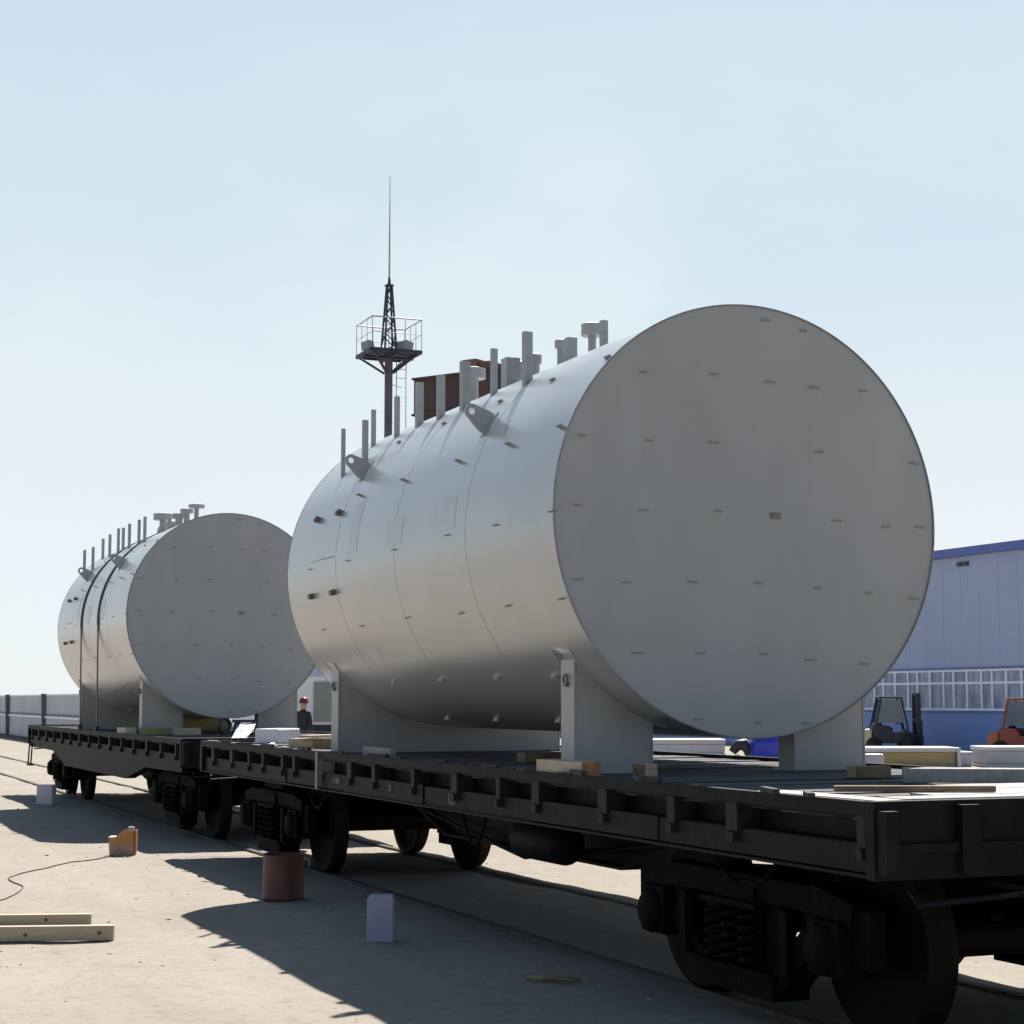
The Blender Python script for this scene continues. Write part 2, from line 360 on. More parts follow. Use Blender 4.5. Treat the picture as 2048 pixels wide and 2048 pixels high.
BEL = [(.075, .853), (2.3, .843), (3.7, .643), (9.1, .643), (10.4, .853), (13.32, .863)]
def make_wagon(y0, label, pockets, belly):
    t = thing('flat_wagon', label, 'flat wagon', (0, y0, 0), 0, 'flat wagons on the siding')
    L = 13.4
    # boards laid across the floor
    m = MB(); y = 0.09; rnd = random.Random(int(y0 * 10) + 50)
    while y < L - 0.2:
        w = rnd.uniform(.135, .165); dz = rnd.uniform(-.010, .006); sag = rnd.uniform(-.004, .004)
        e0 = rnd.uniform(0, .03); e1 = rnd.uniform(0, .03)
        m.beam((-1.385 + e0, y + w / 2, DZ - .027 + dz), (1.385 - e1, y + w / 2, DZ - .027 + dz + sag), w, .055)
        y += w + rnd.uniform(.004, .014)
    m.build('deck', 'deck', t)
    for s in (-1, 1):
        m = MB(); X = lambda a: s * a
        def bb(xa, xb, z0, z1, ya=.073, yb=L - .073): m.box(min(X(xa), X(xb)), max(X(xa), X(xb)), ya, yb, z0, z1)
        bb(1.39, 1.44, 1.185, DZ + .028)                    # top lip
        bb(1.30, 1.395, 1.165, 1.185)
        bb(1.27, 1.285, .92, 1.165)                         # recessed web
        if belly:
            m.prism([(.075, 1.06), (.075, .86), (2.3, .85), (3.7, .65), (9.1, .65), (10.4, .86), (13.32, .87), (13.32, 1.06)], X(1.40) - .006, X(1.40) + .006, 'X')
            for (a_, za), (b_, zb) in zip(BEL, BEL[1:]): m.beam((X(1.34), a_, za), (X(1.34), b_, zb), .14, .014)
        else:
            # fold-down side flap panels along the lower edge, each a little out of line
            ya = .06
            while ya < L - .1:
                yb = min(ya + rnd.uniform(1.55, 2.1), L - .06)
                if L - .06 - yb < .5: yb = L - .06
                k = rnd.uniform(-.008, .008)
                bb(1.395 + k, 1.41 + k, .925 + rnd.uniform(-.008, .004), 1.062 + rnd.uniform(-.012, .006), ya, yb - .012)
                ya = yb
            bb(1.29, 1.43, .905, .92)
            bb(1.29, 1.395, 1.045, 1.057)
        o = m.build('side_sill', 'wagon', t)
        for k, yp in enumerate(pockets):
            p = MB(); w = rnd.choice((.07, .09, .12)) * .5
            xa, xb = sorted((X(1.29), X(1.432)))
            p.box(xa, xb, yp - y0 - w, yp - y0 + w, 1.035, 1.184, bev=.006)
            p.box(*sorted((X(1.40), X(1.446))), yp - y0 - w * .6, yp - y0 + w * .6, .985, 1.034)
            pale = s < 0 and not belly and abs(yp - 5.23) < .02
            if pale: p.box(*sorted((X(1.442), X(1.455))), yp - y0 - .03, yp - y0 + .03, .915, 1.245)
            po = p.build('stake_pocket', 'pale_pocket' if pale else 'pocket', t)
            if pale: po['label'] = 'pale scraped stake strap'
    for ye, s in ((0, -1), (L, 1)):
        m = MB(); a, b = sorted((ye - s * .02, ye - s * .03 + s * .05))
        m.box(-1.44, 1.44, *sorted((ye - s * .07, ye)), .90, DZ + .03)
        m.box(-1.40, 1.40, *sorted((ye, ye + s * .03)), 1.02, 1.06)
        m.box(-1.43, -1.36, *sorted((ye, ye + s * .08)), .93, 1.21); m.box(1.36, 1.43, *sorted((ye, ye + s * .08)), .93, 1.21)
        for xx in (-.95, -.5, .5, .95): m.box(xx - .05, xx + .05, *sorted((ye, ye + s * .05)), .92, 1.23)
        m.build('end_sill', 'wagon', t)
        m = MB()
        m.box(-.13, .13, *sorted((ye, ye + s * .38)), .93, 1.13, bev=.02)
        m.prism([(-.17, ye + s * .36), (.17, ye + s * .36), (.21, ye + s * .52), (.16, ye + s * .64), (.02, ye + s * .56), (-.08, ye + s * .66), (-.21, ye + s * .60)][::s], .90, 1.16, 'Z')
        m.build('coupler', 'bogie', t)
        m = MB(); m.tube([(-1.3, ye + s * .06, .86), (-1.3, ye + s * .12, .80), (-.2, ye + s * .14, .86), (-.1, ye + s * .3, .9)], .014, 6)
        m.build('uncoupling_lever', 'wagon', t)
        if not (belly and s > 0): continue
        m = MB()
        m.tube([(-1.42, ye - s * .14, .92), (-1.44, ye - s * .14, .52), (-1.44, ye - s * .50, .52), (-1.42, ye - s * .50, .92)], .014, 6)
        m.box(-1.47, -1.38, *sorted((ye - s * .14, ye - s * .50)), .505, .53); m.build('step', 'wagon', t)
    m = MB()
    for xx in (-.2, .2):
        m.prism([(.1, 1.14), (.1, .84), (3.6, .84), (4.9, .50), (8.5, .50), (9.8, .84), (13.3, .84), (13.3, 1.14)], xx - .008, xx + .008, 'X')
    pb = [(.1, .84), (3.6, .84), (4.9, .50), (8.5, .50), (9.8, .84), (13.3, .84)]
    for (a, za), (b, zb) in zip(pb, pb[1:]): m.beam((0, a, za), (0, b, zb), .62, .022)
    m.build('centre_sill', 'wagon', t)
    m = MB()
    for yy in (.5, 1.84, 3.3, 4.5, 5.6, 6.7, 7.8, 8.9, 10.1, 11.56, 12.9):
        m.box(-1.27, 1.27, yy - .04, yy + .04, .97 if yy in (1.84, 11.56) else 1.02, 1.15)
    for xx in (-.95, -.6, .6, .95): m.box(xx - .03, xx + .03, .1, 13.3, 1.151, 1.162)
    m.build('cross_beams', 'wagon', t)
    m = MB(); m.lathe([(0, 0), (.12, .02), (.15, .06), (.15, .78), (.12, .82), (0, .84)], 'Y', (-.62, 5.1, .66), 20)
    m.box(-.64, -.60, 5.3, 5.34, .79, 1.02); m.box(-.64, -.60, 5.7, 5.74, .79, 1.02); m.build('air_reservoir', 'wagon', t)
    m = MB(); m.lathe([(0, 0), (.17, .02), (.17, .34), (.05, .36), (.05, .5), (0, .5)], 'Y', (.55, 7.4, .70), 18)
    m.box(.53, .57, 7.55, 7.59, .86, 1.02); m.build('brake_cylinder', 'wagon', t)
    m = MB(); m.tube([(-.35, .2, .80), (-.35, 3.6, .78), (-.38, 6.5, .46), (-.35, 9.6, .76), (-.35, 13.2, .80)], .02, 6)
    m.tube([(.3, 3.2, .62), (.1, 6.6, .44), (-.2, 10.2, .60)], .016, 6)
    m.build('brake_pipe', 'wagon', t)
    if not belly:                                              # hoses and chain left hanging below the near sill
        for (ya, yb, zz) in ((1.05, 1.75, .74), (5.0, 5.5, .68), (8.9, 9.5, .72)):
            MB().tube([(-1.30, ya + (yb - ya) * i / 8, .91 - (1 - (2 * i / 8 - 1) ** 2) * (.91 - zz)) for i in range(9)], .012, 6).build('hanging_chain', 'bogie', t)
    for yb in (1.84, 11.56):
        bg_ = link('bogie', BOLSTER, t, (0, yb, 0))
        for s in (-1, 1):
            link('side_frame', SIDEFRAME, bg_, (s * 1.02, 0, 0))
            link('spring', SPRING, bg_, (s * 1.02, 0, 0))
            for a in (-.925, .925):
                link('wheel', WHEEL, bg_, (s * .79, a, .478), (0, 0, pi if s > 0 else 0))
        for a in (-.925, .925): link('axle', AXLE, bg_, (0, a, .478))
    return t
near_pk = (-3.38, -2.2, -1.53, -.66, .34, .98, 1.82, 2.71, 3.67, 4.33, 5.23, 6.06, 6.47, 7.2, 7.76, 8.5, 9.35)
WAGON = make_wagon(-3.5, 'black flat wagon in front carrying the bigger-looking near tank, its side sill in full view', near_pk, False)
WAGON2 = make_wagon(10.95, 'black fish-bellied flat wagon further left carrying the tank with the two black straps', tuple(11.3 + .9 * i for i in range(15)), True)

def text_mesh(s, size, name):
    c = bpy.data.curves.new(name, 'FONT'); c.body = s; c.size = size; c.extrude = 0.0006
    o = bpy.data.objects.new(name, c); COL.objects.link(o)
    dg = bpy.context.evaluated_depsgraph_get(); dg.update()
    me = bpy.data.meshes.new_from_object(o.evaluated_get(dg)); bpy.data.objects.remove(o); me.materials.clear(); me.materials.append(M['letter'])
    return me
for s, size, y, z, nm in (('139', .105, 1.96, .955, 'lettering'), ('4 1350', .07, 4.82, .985, 'lettering'), ('27', .07, 3.30, .985, 'lettering')):
    o = link(nm, text_mesh(s, size, nm), WAGON, (-1.425, y + 3.5, z), (pi / 2, 0, -pi / 2))

# ------------------------------------------------------------------ tanks
R, TL, ZC = 1.45, 6.285, 2.90 - DZ
def on_shell(ang, r): return (-r * sin(ang), ZC + r * cos(ang))     # angle from the top towards the camera side
def band_mesh(r, t, y0, y1, a0, a1, n=48):
    m = MB(); rows = []
    for i in range(n + 1):
        a = a0 + (a1 - a0) * i / n
        xi, zi = on_shell(a, r); xo, zo = on_shell(a, r + t)
        rows.append([m.bm.verts.new(p) for p in ((xi, y0, zi), (xo, y0, zo), (xo, y1, zo), (xi, y1, zi))])
    for A, B in zip(rows, rows[1:]):
        for k in range(4):
            f = m.bm.faces.new([A[k], A[(k + 1) % 4], B[(k + 1) % 4], B[k]]); f.smooth = k == 1
    m.bm.faces.new(rows[0]); m.bm.faces.new(rows[-1][::-1])
    return m
def skin_mesh(r, y0, y1, a0, a1, n=10):
    m = MB(); pv = None
    for i in range(n + 1):
        x, z = on_shell(a0 + (a1 - a0) * i / n, r); c = [m.bm.verts.new((x, y0, z)), m.bm.verts.new((x, y1, z))]
        if pv: m.bm.faces.new([pv[0], c[0], c[1], pv[1]]).smooth = True
        pv = c
    me = m.mesh('paint_patch', 'tank_patch')
    # outward facing
    if me.polygons[0].normal.dot(Vector((me.polygons[0].center.x, 0, me.polygons[0].center.z - ZC))) < 0: me.flip_normals()
    return me
def shell_mesh():
    m = MB(); n = 160
    m.lathe([(R, .002), (R, TL / 2), (R, TL - .002)], 'Y', (0, 0, ZC), n)
    me = m.mesh('shell', 'tank')
    return me
SHELL = shell_mesh()
SEAM = band_mesh(R - .002, .0028, -.007, .007, -pi, pi, 120).mesh('weld_seam', 'tank')
LSEAM = band_mesh(R - .002, .0028, TL * .76, TL - .02, radians(87.4), radians(87.9), 1).mesh('weld_seam', 'tank')
def head_mesh():
    m = MB(); m.lathe([(R - .001, 0), (0, 0)], 'Y', n=160, smooth=False); return m.mesh('end_plate', 'tank_head')
HEAD = head_mesh()
CLIP = MB().box(-.003, .003, -.045, .045, -.01, .018).mesh('clip', 'clip')
CLIPT = MB().box(-.003, .003, -.04, .04, -.01, .045).mesh('clip', 'clip')
CLIPL = MB().box(-.012, .012, -.04, .04, -.01, .028).mesh('clip', 'tank_fit')
FCLIP = MB().box(-.040, .040, -.011, .01, -.0028, .0028).mesh('clip', 'clip')
BRK = MB().box(-.02, .02, -.045, .045, -.01, .035).box(-.026, .026, -.052, -.045, -.01, .045).mesh('bracket', 'dark_fit')
def lug_mesh():
    pts = [(-.085, -.02), (.085, -.02), (.085, .05)]
    pts += [(.055 * cos(a) + 0, .165 + .055 * sin(a)) for a in [pi * i / 10 for i in range(11)]]
    pts += [(-.085, .05)]
    m = MB(); n = len(pts); H = 16; t = .012
    # plate ring: outline resampled by angle around the hole centre, bridged to the hole
    def outline(a):
        d = Vector((cos(a), sin(a))); c = Vector((0, .165)); best = None
        for i in range(n):
            p, q = Vector(pts[i]), Vector(pts[(i + 1) % n]); e = q - p
            den = d.x * e.y - d.y * e.x
            if abs(den) < 1e-9: continue
            w = p - c; tt = (w.x * e.y - w.y * e.x) / den; u = (w.x * d.y - w.y * d.x) / den
            if tt > 0 and -1e-6 <= u <= 1 + 1e-6 and (best is None or tt < best): best = tt
        return c + d * (best or .07)
    N = 64; angs = [2 * pi * k / N for k in range(N)]
    rings = []
    for y in (-t, t):
        o = [m.bm.verts.new((outline(a).x, y, outline(a).y)) for a in angs]
        i = [m.bm.verts.new((.027 * cos(a), y, .165 + .027 * sin(a))) for a in angs]
        rings.append((o, i))
    (o0, i0), (o1, i1) = rings
    for k in range(N):
        j = (k + 1) % N
        m.bm.faces.new([o0[k], o0[j], i0[j], i0[k]]); m.bm.faces.new([o1[k], i1[k], i1[j], o1[j]])
        m.bm.faces.new([o0[k], o1[k], o1[j], o0[j]]); m.bm.faces.new([i0[k], i0[j], i1[j], i1[k]])
    m.box(-.11, .11, -.04, .04, -.012, .004)
    return m.mesh('lifting_lug', 'tank_fit')
LUG = lug_mesh()
def zcut(x): return ZC - math.sqrt(R * R - x * x)
def saddle_mesh(x0, x1, name):
    m = MB(); n = 24; zc = zcut
    xs_ = [x0 + (x1 - x0) * i / n for i in range(n + 1)]
    m.prism([(x0, 0.0)] + [(x1, 0.0)] + [(x, zc(x) - .002) for x in xs_[::-1]], .006, .018, 'Y')
    for s in (-1, 1):
        if x0 <= s * 1.0 <= x1:
            m.box(*sorted((s * 1.108, s * 1.122)), 0.0, .21, 0, zc(1.122) - .004)
            m.box(*sorted((s * .6 if x1 - x0 > 2 else s * .545, s * .615 if x1 - x0 > 2 else s * .558)), .019 if x1 - x0 > 2 else 0, .21, 0, zc(.558) - .003)
            m.box(*sorted((s * .5, s * 1.14)), 0.022, .215, -.001, .012)
    return m.mesh(name, 'tank_head')
SAD_L, SAD_R, SAD_FULL = saddle_mesh(-1.11, -.56, 'saddle_leg'), saddle_mesh(.56, 1.11, 'saddle_leg'), saddle_mesh(-1.11, 1.11, 'saddle')
SADPAD = [band_mesh(R, .008, -.03, .25, radians(a), radians(b), 20).mesh('wear_plate', 'tank') for a, b in ((126, 162), (-162, -126))]
def ring_mesh():
    m = MB(); m.tube([(0, .03 * cos(a), .03 * sin(a)) for a in [2 * pi * i / 14 for i in range(15)]], .008, 6); m.box(-.006, .04, -.02, .02, -.05, -.02)
    return m.mesh('earthing_ring', 'dark_fit')
RING = ring_mesh()
def channel_mesh(h, w):
    m = MB(); t = .008; z0 = -.3
    m.box(-w / 2, w / 2, -t / 2, t / 2, z0, h); m.box(-w / 2, -w / 2 + t, t / 2, w * .55, z0, h); m.box(w / 2 - t, w / 2, t / 2, w * .55, z0, h)
    return m.mesh('upright', 'tank_fit')
def nozzle_mesh(r, h, cap, ch):
    m = MB()
    m.lathe([(0, -.15), (r, -.15), (r, h - ch), (cap, h - ch), (cap, h - ch * .45), (cap * .99, h - ch * .4), (cap, h - ch * .35), (cap, h), (cap * .55, h + .014), (0, h + .016)], 'Z', n=20, smooth=False)
    return m.mesh('nozzle', 'tank_fit')

def make_tank(y0, label, tubes, nozz, posts):
    t = thing('storage_tank', label, 'tank', (0, y0, DZ), 0, 'grey storage tanks on flat wagons')
    sh = link('shell', SHELL, t)
    for ys_ in (1.56, 3.14, 4.72): link('weld_seam', SEAM, sh, (0, ys_, 0))
    link('weld_seam', LSEAM, sh)
    link('end_plate', HEAD, t, (0, .008, ZC)); link('end_plate', HEAD, t, (0, TL - .008, ZC), (0, 0, pi))
    for yy in (0, TL):
        MB().lathe([(R - .006, yy - .003), (R + .002, yy - .003), (R + .002, yy + .003), (R - .006, yy + .003), (R - .006, yy - .003)], 'Y', (0, 0, ZC), 160).build('rim', 'tank_rim', t)
    rnd = random.Random(3)
    for a in (45, 67.5, 90, 112.5, 135, 157.5):
        for yy in (.07, .95, 1.97, 3.12, 4.30, 5.45):
            if a in (135, 157.5) and (yy < .2 or yy > 5): continue
            if a <= 67.5 and yy > 5: continue
            aa = radians(a + rnd.uniform(-.5, .5)); x, z = on_shell(aa, R)
            link('clip', CLIPL if a > 120 else (CLIPT if a == 67.5 else CLIP), t, (x, yy + rnd.uniform(-.06, .06), z), (0, -aa, 0))
    for (x, z) in ((.14, 1.35), (.44, 1.30), (-.81, .94), (-.29, .95), (.17, .93), (.48, .92), (.91, .92), (-1.24, .49), (-.78, .49), (-.28, .50), (.53, .48), (1.3, .44), (-1.27, .03), (-.79, .03), (-.26, .04), (.66, .01), (1.05, .0), (1.32, .0), (-1.27, -.43), (-.94, -.44), (-.43, -.43), (.06, -.43), (.5, -.45), (.91, -.48), (1.28, -.5), (-.86, -.89), (-.39, -.9), (.08, -.9), (.44, -.92), (.87, -.95), (-.42, -1.33), (.01, -1.35), (.38, -1.36)):
        link('clip', FCLIP, t, (x + rnd.uniform(-.02, .02), .004, ZC + z + rnd.uniform(-.012, .012)), (0, rnd.uniform(-.05, .05), 0)).scale.x = rnd.uniform(.6, 1.1)
    MB().box(-.030, .030, -.006, .006, -.014, .014).box(-.038, .038, -.001, .0055, -.020, .020).build('nameplate', 'plate', t, (.18, 0, ZC + .03))
    for a in (72, 100):
        for yy in (4.83, 5.5):
            x, z = on_shell(radians(a), R); link('bracket', BRK, t, (x, yy, z), (0, -radians(a), 0))
    for (ya, yb, a0, a1) in ((1.78, 2.22, 78, 88), (4.12, 4.35, 70, 88), (2.95, 3.35, 80, 88.5)):
        link('paint_patch', skin_mesh(R + .0012, ya, yb, radians(a0), radians(a1)), t)
    link('paint_patch', skin_mesh(R + .0012, 4.2, 4.5, radians(121), radians(127)), t)
    for yy in (1.72, 4.65):
        for s in (1, -1):
            a = radians(56) * s; x, z = on_shell(a, R); link('lifting_lug', LUG, t, (x, yy, z), (0, -a, 0))
    sl, sr = link('saddle_leg', SAD_L, t, (0, .41, 0)), link('saddle_leg', SAD_R, t, (0, .41, 0))
    sf = link('saddle', SAD_FULL, t, (0, TL - .62, 0))
    for pr_, w_ in ((sl, SADPAD[0]), (sr, SADPAD[1]), (sf, SADPAD[0]), (sf, SADPAD[1])): link('wear_plate', w_, pr_)
    for pr_ in (sl, sf): link('earthing_ring', RING, pr_, (-1.14, .10, .62))
    for (x, yy, h, w) in tubes:
        z = ZC + math.sqrt(R * R - x * x)
        link('upright', channel_mesh(h, w), t, (x, yy, z), (0, 0, .25))
    for (x, yy, r, h, cap, ch) in nozz:
        z = ZC + math.sqrt(R * R - x * x)
        link('nozzle', nozzle_mesh(r, h, cap, ch), t, (x, yy, z))
    for (x, yy, h, w) in posts:
        z = ZC + math.sqrt(R * R - x * x)
        link('top_post', MB().box(-w / 2, w / 2, -w / 2, w / 2, -.15, h).mesh('top_post', 'tank_fit'), t, (x, yy, z))
    return t
TUBES = [(-1.16, 5.45, .44, .035), (-1.10, 4.97, .38, .05), (-.85, 5.5, .34, .04), (-.86, 4.79, .36, .045), (-.80, 4.35, .38, .065), (-.84, 3.70, .36, .065), (-.86, 3.07, .38, .078), (-.80, 2.60, .36, .05), (-.88, 1.73, .38, .07)]
NOZ1 = [(-.2, 4.62, .05, .36, .115, .09), (-.2, 3.57, .05, .23, .09, .06), (-.35, 2.86, .045, .19, .062, .07), (-.2, 2.64, .04, .25, .06, .06), (-.2, 2.07, .032, .27, .085, .09)]
POST1 = [(-.2, 1.86, .26, .05), (-.2, 2.48, .24, .085), (-.5, 3.0, .22, .12), (-.4, 3.25, .17, .05)]
make_tank(0, 'big pale grey cylindrical tank on the nearest wagon, flat end plate towards us, no straps', TUBES, NOZ1, POST1)
NOZ2 = [(-.2, 3.80, .05, .36, .15, .10), (-.2, 3.05, .10, .16, .12, .06), (-.2, 2.55, .06, .24, .11, .07), (-.2, 2.0, .045, .26, .10, .06), (-.2, 1.33, .035, .26, .12, .05)]
make_tank(14.6, 'pale grey cylindrical tank on the far left wagon, two black straps over its shell', [(x, y, h, .042) for (x, y, h, w) in TUBES], NOZ2, [(-.3, 3.5, .14, .05), (-.3, 3.6, .12, .04), (-.25, 2.3, .17, .04), (-.3, 2.8, .2, .05)])

# tie-down straps over the far tank
for yy, lab in ((18.38, 'black strap over the far tank, the one nearer the left end, by the back saddle'), (16.84, 'black strap over the far tank, the one nearer the round end plate')):
    t = thing('tie_down_strap', lab, 'strap', (0, yy, DZ), 0, 'black straps over the far tank')
    band_mesh(R + .002, .012, -.075, .075, radians(-93), radians(93), 60).build('band', 'black', t)
    for s in (-1, 1):
        MB().beam((s * (R + .006), 0, ZC - .04), (s * 1.435, 0, .02), .075, .012, up=(1, 0, 0)).box(s * 1.435 - .03, s * 1.435 + .03, -.04, .04, .028, .10).build('lashing', 'black', t)

# ------------------------------------------------------------------ things lying on the wagons
def block(name, label, cat, mats, loc, size, rz=0, bev=.004, group=None, ends=None, tilt=0):
    m = MB(); sx, sy, sz = size
    m.box(-sx / 2, sx / 2, -sy / 2, sy / 2, 0, sz)
    me = m.mesh(name, mats)
    if ends is not None:
        for p in me.polygons:
            if abs(p.normal[ends]) > .9: p.material_index = 1
    o = link(name, me, None, loc, (tilt, 0, rz)); bevel(o, bev)
    return tag(o, label, cat, group)
D0 = DZ + .005
block('timber_beam', 'pale timber beam with an orange sawn end beside the near column of the near tank', 'timber', ['timber2', 'endgrain'], (-1.345, .02, D0), (.13, .66, .10), .03, group='timbers on the wagons', ends=1)
block('timber_beam', 'short grey plank on the deck edge in front of the back saddle of the near tank', 'timber', ['greytimber'], (-1.30, 3.92, D0 + .002), (.05, .90, .085), -.06, group='timbers on the wagons')
block('timber_beam', 'small brown timber chock on the deck in front of the left front leg of the near tank', 'timber', ['timber', 'browntimber'], (-1.03, -.43, D0), (.10, .12, .09), .25, group='timbers on the wagons', ends=0)
block('timber_beam', 'dark brown chock with an olive end beside the right leg of the front saddle', 'timber', ['browntimber', 'olivetimber'], (.30, -.86, D0), (.24, .13, .072), -.12, group='timbers on the wagons', ends=0)
block('timber_beam', 'long thick grey timber lying across the right end of the near wagon', 'timber', ['greytimber'], (.84, -1.84, D0), (1.6, .2, .082), -.57, group='timbers on the wagons')
block('timber_beam', 'pale timber block left of the front saddle of the far tank', 'timber', ['timber2'], (-1.33, 15.02, D0), (.16, .5, .10), .05, group='timbers on the wagons')
block('timber_beam', 'olive timber block in front of the front saddle of the far tank', 'timber', ['olivetimber'], (-1.0, 14.72, D0), (.42, .16, .10), 0, group='timbers on the wagons')
block('timber_beam', 'pale timber block right of the front saddle of the far tank', 'timber', ['timber2'], (-.62, 14.35, D0), (.34, .16, .10), .1, group='timbers on the wagons')
block('timber_beam', 'dark timber under the near tank just behind its left front column', 'timber', ['browntimber'], (-.15, 2.6, D0), (.9, .14, .07), .1, group='timbers on the wagons')
block('loose_board', 'dark loose board in the sunlight at the right end of the near wagon', 'board', ['browntimber'], (-.70, -2.76, D0 + .022), (.80, .06, .03), -.40, group='boards at the right end of the near wagon')
block('loose_board', 'pale board standing in for the sunlit deck edge at the right of the near wagon', 'board', ['timber2'], (-1.27, -2.85, D0 + .002), (.15, 1.0, .02), .04, group='boards at the right end of the near wagon')  # pale strip stands in for sunlight along the deck edge

for k, (yy, xx, ln, rz) in enumerate(((-2.22, .62, 1.5, .01), (-2.44, .50, 1.75, -.015), (-2.67, .42, 1.9, .01), (-2.90, .30, 2.1, -.01), (-3.13, .15, 2.5, .008))):
    block('loose_board', 'board coloured pale for the sunlit deck, one of five laid across the right end of the near wagon', 'board', ['paleboard'], (xx, yy, D0 + .001), (ln, .205, .018), rz, group='pale boards laid across the right end')  # these give the dark deck its sunlit white by colour
# pile at the left end of the near wagon
block('foam_slab', 'white foam slab lying at the left end of the near wagon', 'foam slab', ['foam'], (-.98, 8.30, D0 + .03), (.28, .52, .15), -.72, bev=.015)
block('timber_beam', 'beige sawn timber block beside the white foam slab', 'timber', ['timber2', 'timber'], (-.90, 7.60, D0), (.16, .34, .09), -.75, group='timbers on the wagons', ends=0)
block('timber_beam', 'dark brown block between the beige block and the back saddle of the near tank', 'timber', ['browntimber'], (-.80, 7.12, D0), (.22, .2, .10), -.6, group='timbers on the wagons')
block('loose_board', 'thin sunlit board lying on the blocks beside the foam slab', 'board', ['timber2'], (-.72, 7.62, D0 + .104), (.12, .62, .02), -.85, group='boards at the right end of the near wagon')['group'] = 'boards on the blocks'
def sheet(name, label, cat, m_, loc, sx, sy, amp, seed, rz=0, tilt=(0, 0)):
    m = MB(); n = 16; g = []
    for j in range(n + 1):
        for i in range(n + 1):
            x, y = (i / n - .5) * sx, (j / n - .5) * sy
            e = 1 + .18 * noise.noise((x * 5 + seed, y * 5, 2.2))
            g.append(m.bm.verts.new((x * e, y * e, max(0.004, amp * (.55 + noise.noise((x * 7 + seed, y * 7, seed)) + .5 * noise.noise((x * 17, y * 17 + seed, 4))))+ tilt[0] * (i / n) + tilt[1] * (j / n))))
    for j in range(n):
        for i in range(n):
            a = j * (n + 1) + i; m.bm.faces.new([g[a], g[a + 1], g[a + n + 2], g[a + n + 1]])
    o = m.build(name, m_, None, loc, (0, 0, rz))
    so = o.modifiers.new('thick', 'SOLIDIFY'); so.thickness = .004; so.offset = 1
    return tag(o, label, cat)
sheet('plastic_sheet', 'crumpled white plastic sheet in front of the foam slab on the deck edge', 'plastic sheet', 'plastic', (-1.22, 8.02, D0), .2, .75, .03, 3.3, -.15)
sheet('packing_sheet', 'white angular packing sheet propped left of the foam slab', 'packing sheet', 'foam', (-.60, 11.30, D0), .2, .4, .02, 8.1, -.5, (.0, .17))
sheet('red_rag', 'dull red rag on the deck edge left of the white plastic sheet', 'rag', 'redcloth', (-1.30, 8.62, D0), .14, .42, .03, 5.7, -.1)
t = thing('hose_coil', 'dark coil of hose standing beside the white packing sheet', 'hose', (-.14, 14.2, D0), .5)
m = MB(); m.tube([(.10 * cos(a), .012 * (a / (2 * pi) - 2), .125 + .10 * sin(a)) for a in [i * 2 * pi / 18 for i in range(72)]], .016, 6); m.build('coil', 'navy', t)
MB().box(-.02, .02, -.045, .045, .0, .03).box(-.05, .05, -.02, .02, .0, .012).build('stand', 'navy', t)
t = thing('trestle', 'small dark blue steel trestle under the far tank, above the foam slab', 'trestle', (.20, 14.38, D0), .35)
t.scale = (.62, .62, .85)
MB().box(-.32, .32, -.05, .05, .20, .245).build('bar', 'navy', t)
for s in (-1, 1):
    for q in (-1, 1): MB().beam((s * .22, q * .03, .2), (s * .27, q * .14, 0), .03).build('leg', 'navy', t)
t = thing('insulation_roll', 'golden brown insulation roll lying under the far tank between its saddle legs', 'roll', (-.12, 16.2, D0), .3)
m = MB(); m.lathe([(0, -.55), (.05, -.55), (.06, -.53), (.10, -.55), (.12, -.55), (.125, -.5), (.12, 0), (.125, .5), (.12, .55), (0, .55)], 'X', (0, 0, .125), 24); m.build('roll', 'wool', t)

rnd = random.Random(5)
for k, (yy, ln) in enumerate(((9.4, .3), (8.9, .22), (8.3, .34), (7.4, .26), (6.9, .18), (6.5, .24))):
    block('wood_sliver', 'pale wood sliver on the deck edge at the left end of the near wagon', 'sliver', ['timber2'], (-1.415 + rnd.uniform(-.02, .02), yy, DZ + .029), (.03, ln, .012), rnd.uniform(-.2, .2), bev=.002, group='wood slivers on the deck edge')

for k in range(26):
    yy = -3.2 + 12.6 * (k + rnd.random()) / 26
    block('splinter', 'dark splinter of board sticking out over the deck edge of the near wagon', 'splinter', ['sooty_board'], (-1.435 + rnd.uniform(-.02, .015), yy, DZ + .0295), (.035, rnd.uniform(.10, .30), rnd.uniform(.008, .03)), rnd.uniform(-.45, .45), bev=.002, group='splinters along the near deck edge')

# ------------------------------------------------------------------ things on the sand beside the wagons
def gz(x, y): return ground_z(x, y)
def plank(name, label, x1, y1, x0, y0, w, h, knots):
    d = Vector((x1 - x0, y1 - y0, 0)); L = d.length; a = math.atan2(d.y, d.x)
    t = thing(name, label, 'plank', (x1, y1, gz(x1, y1) + .004), a, 'planks on the sand')
    o = MB().box(-L, 0, -w / 2, w / 2, 0, h).build('board', 'timber2', t); bevel(o, .004)
    for (kx, kz) in knots:
        k = MB().lathe([(0, -.004), (.011, -.003), (.014, 0), (0, .001)], 'Y', (kx, -w / 2 - .001, kz), 10); k.build('knot', 'knot', t)
plank('wooden_plank', 'thick pale plank lying nearest on the sand at the left edge', -3.64, 2.86, -6.2, 3.65, .07, .105, ((-.10, .055), (-.62, .045)))
plank('wooden_plank', 'thinner pale plank lying behind the thick one on the sand', -3.62, 3.95, -6.2, 4.75, .07, .085, ((-.34, .045),))

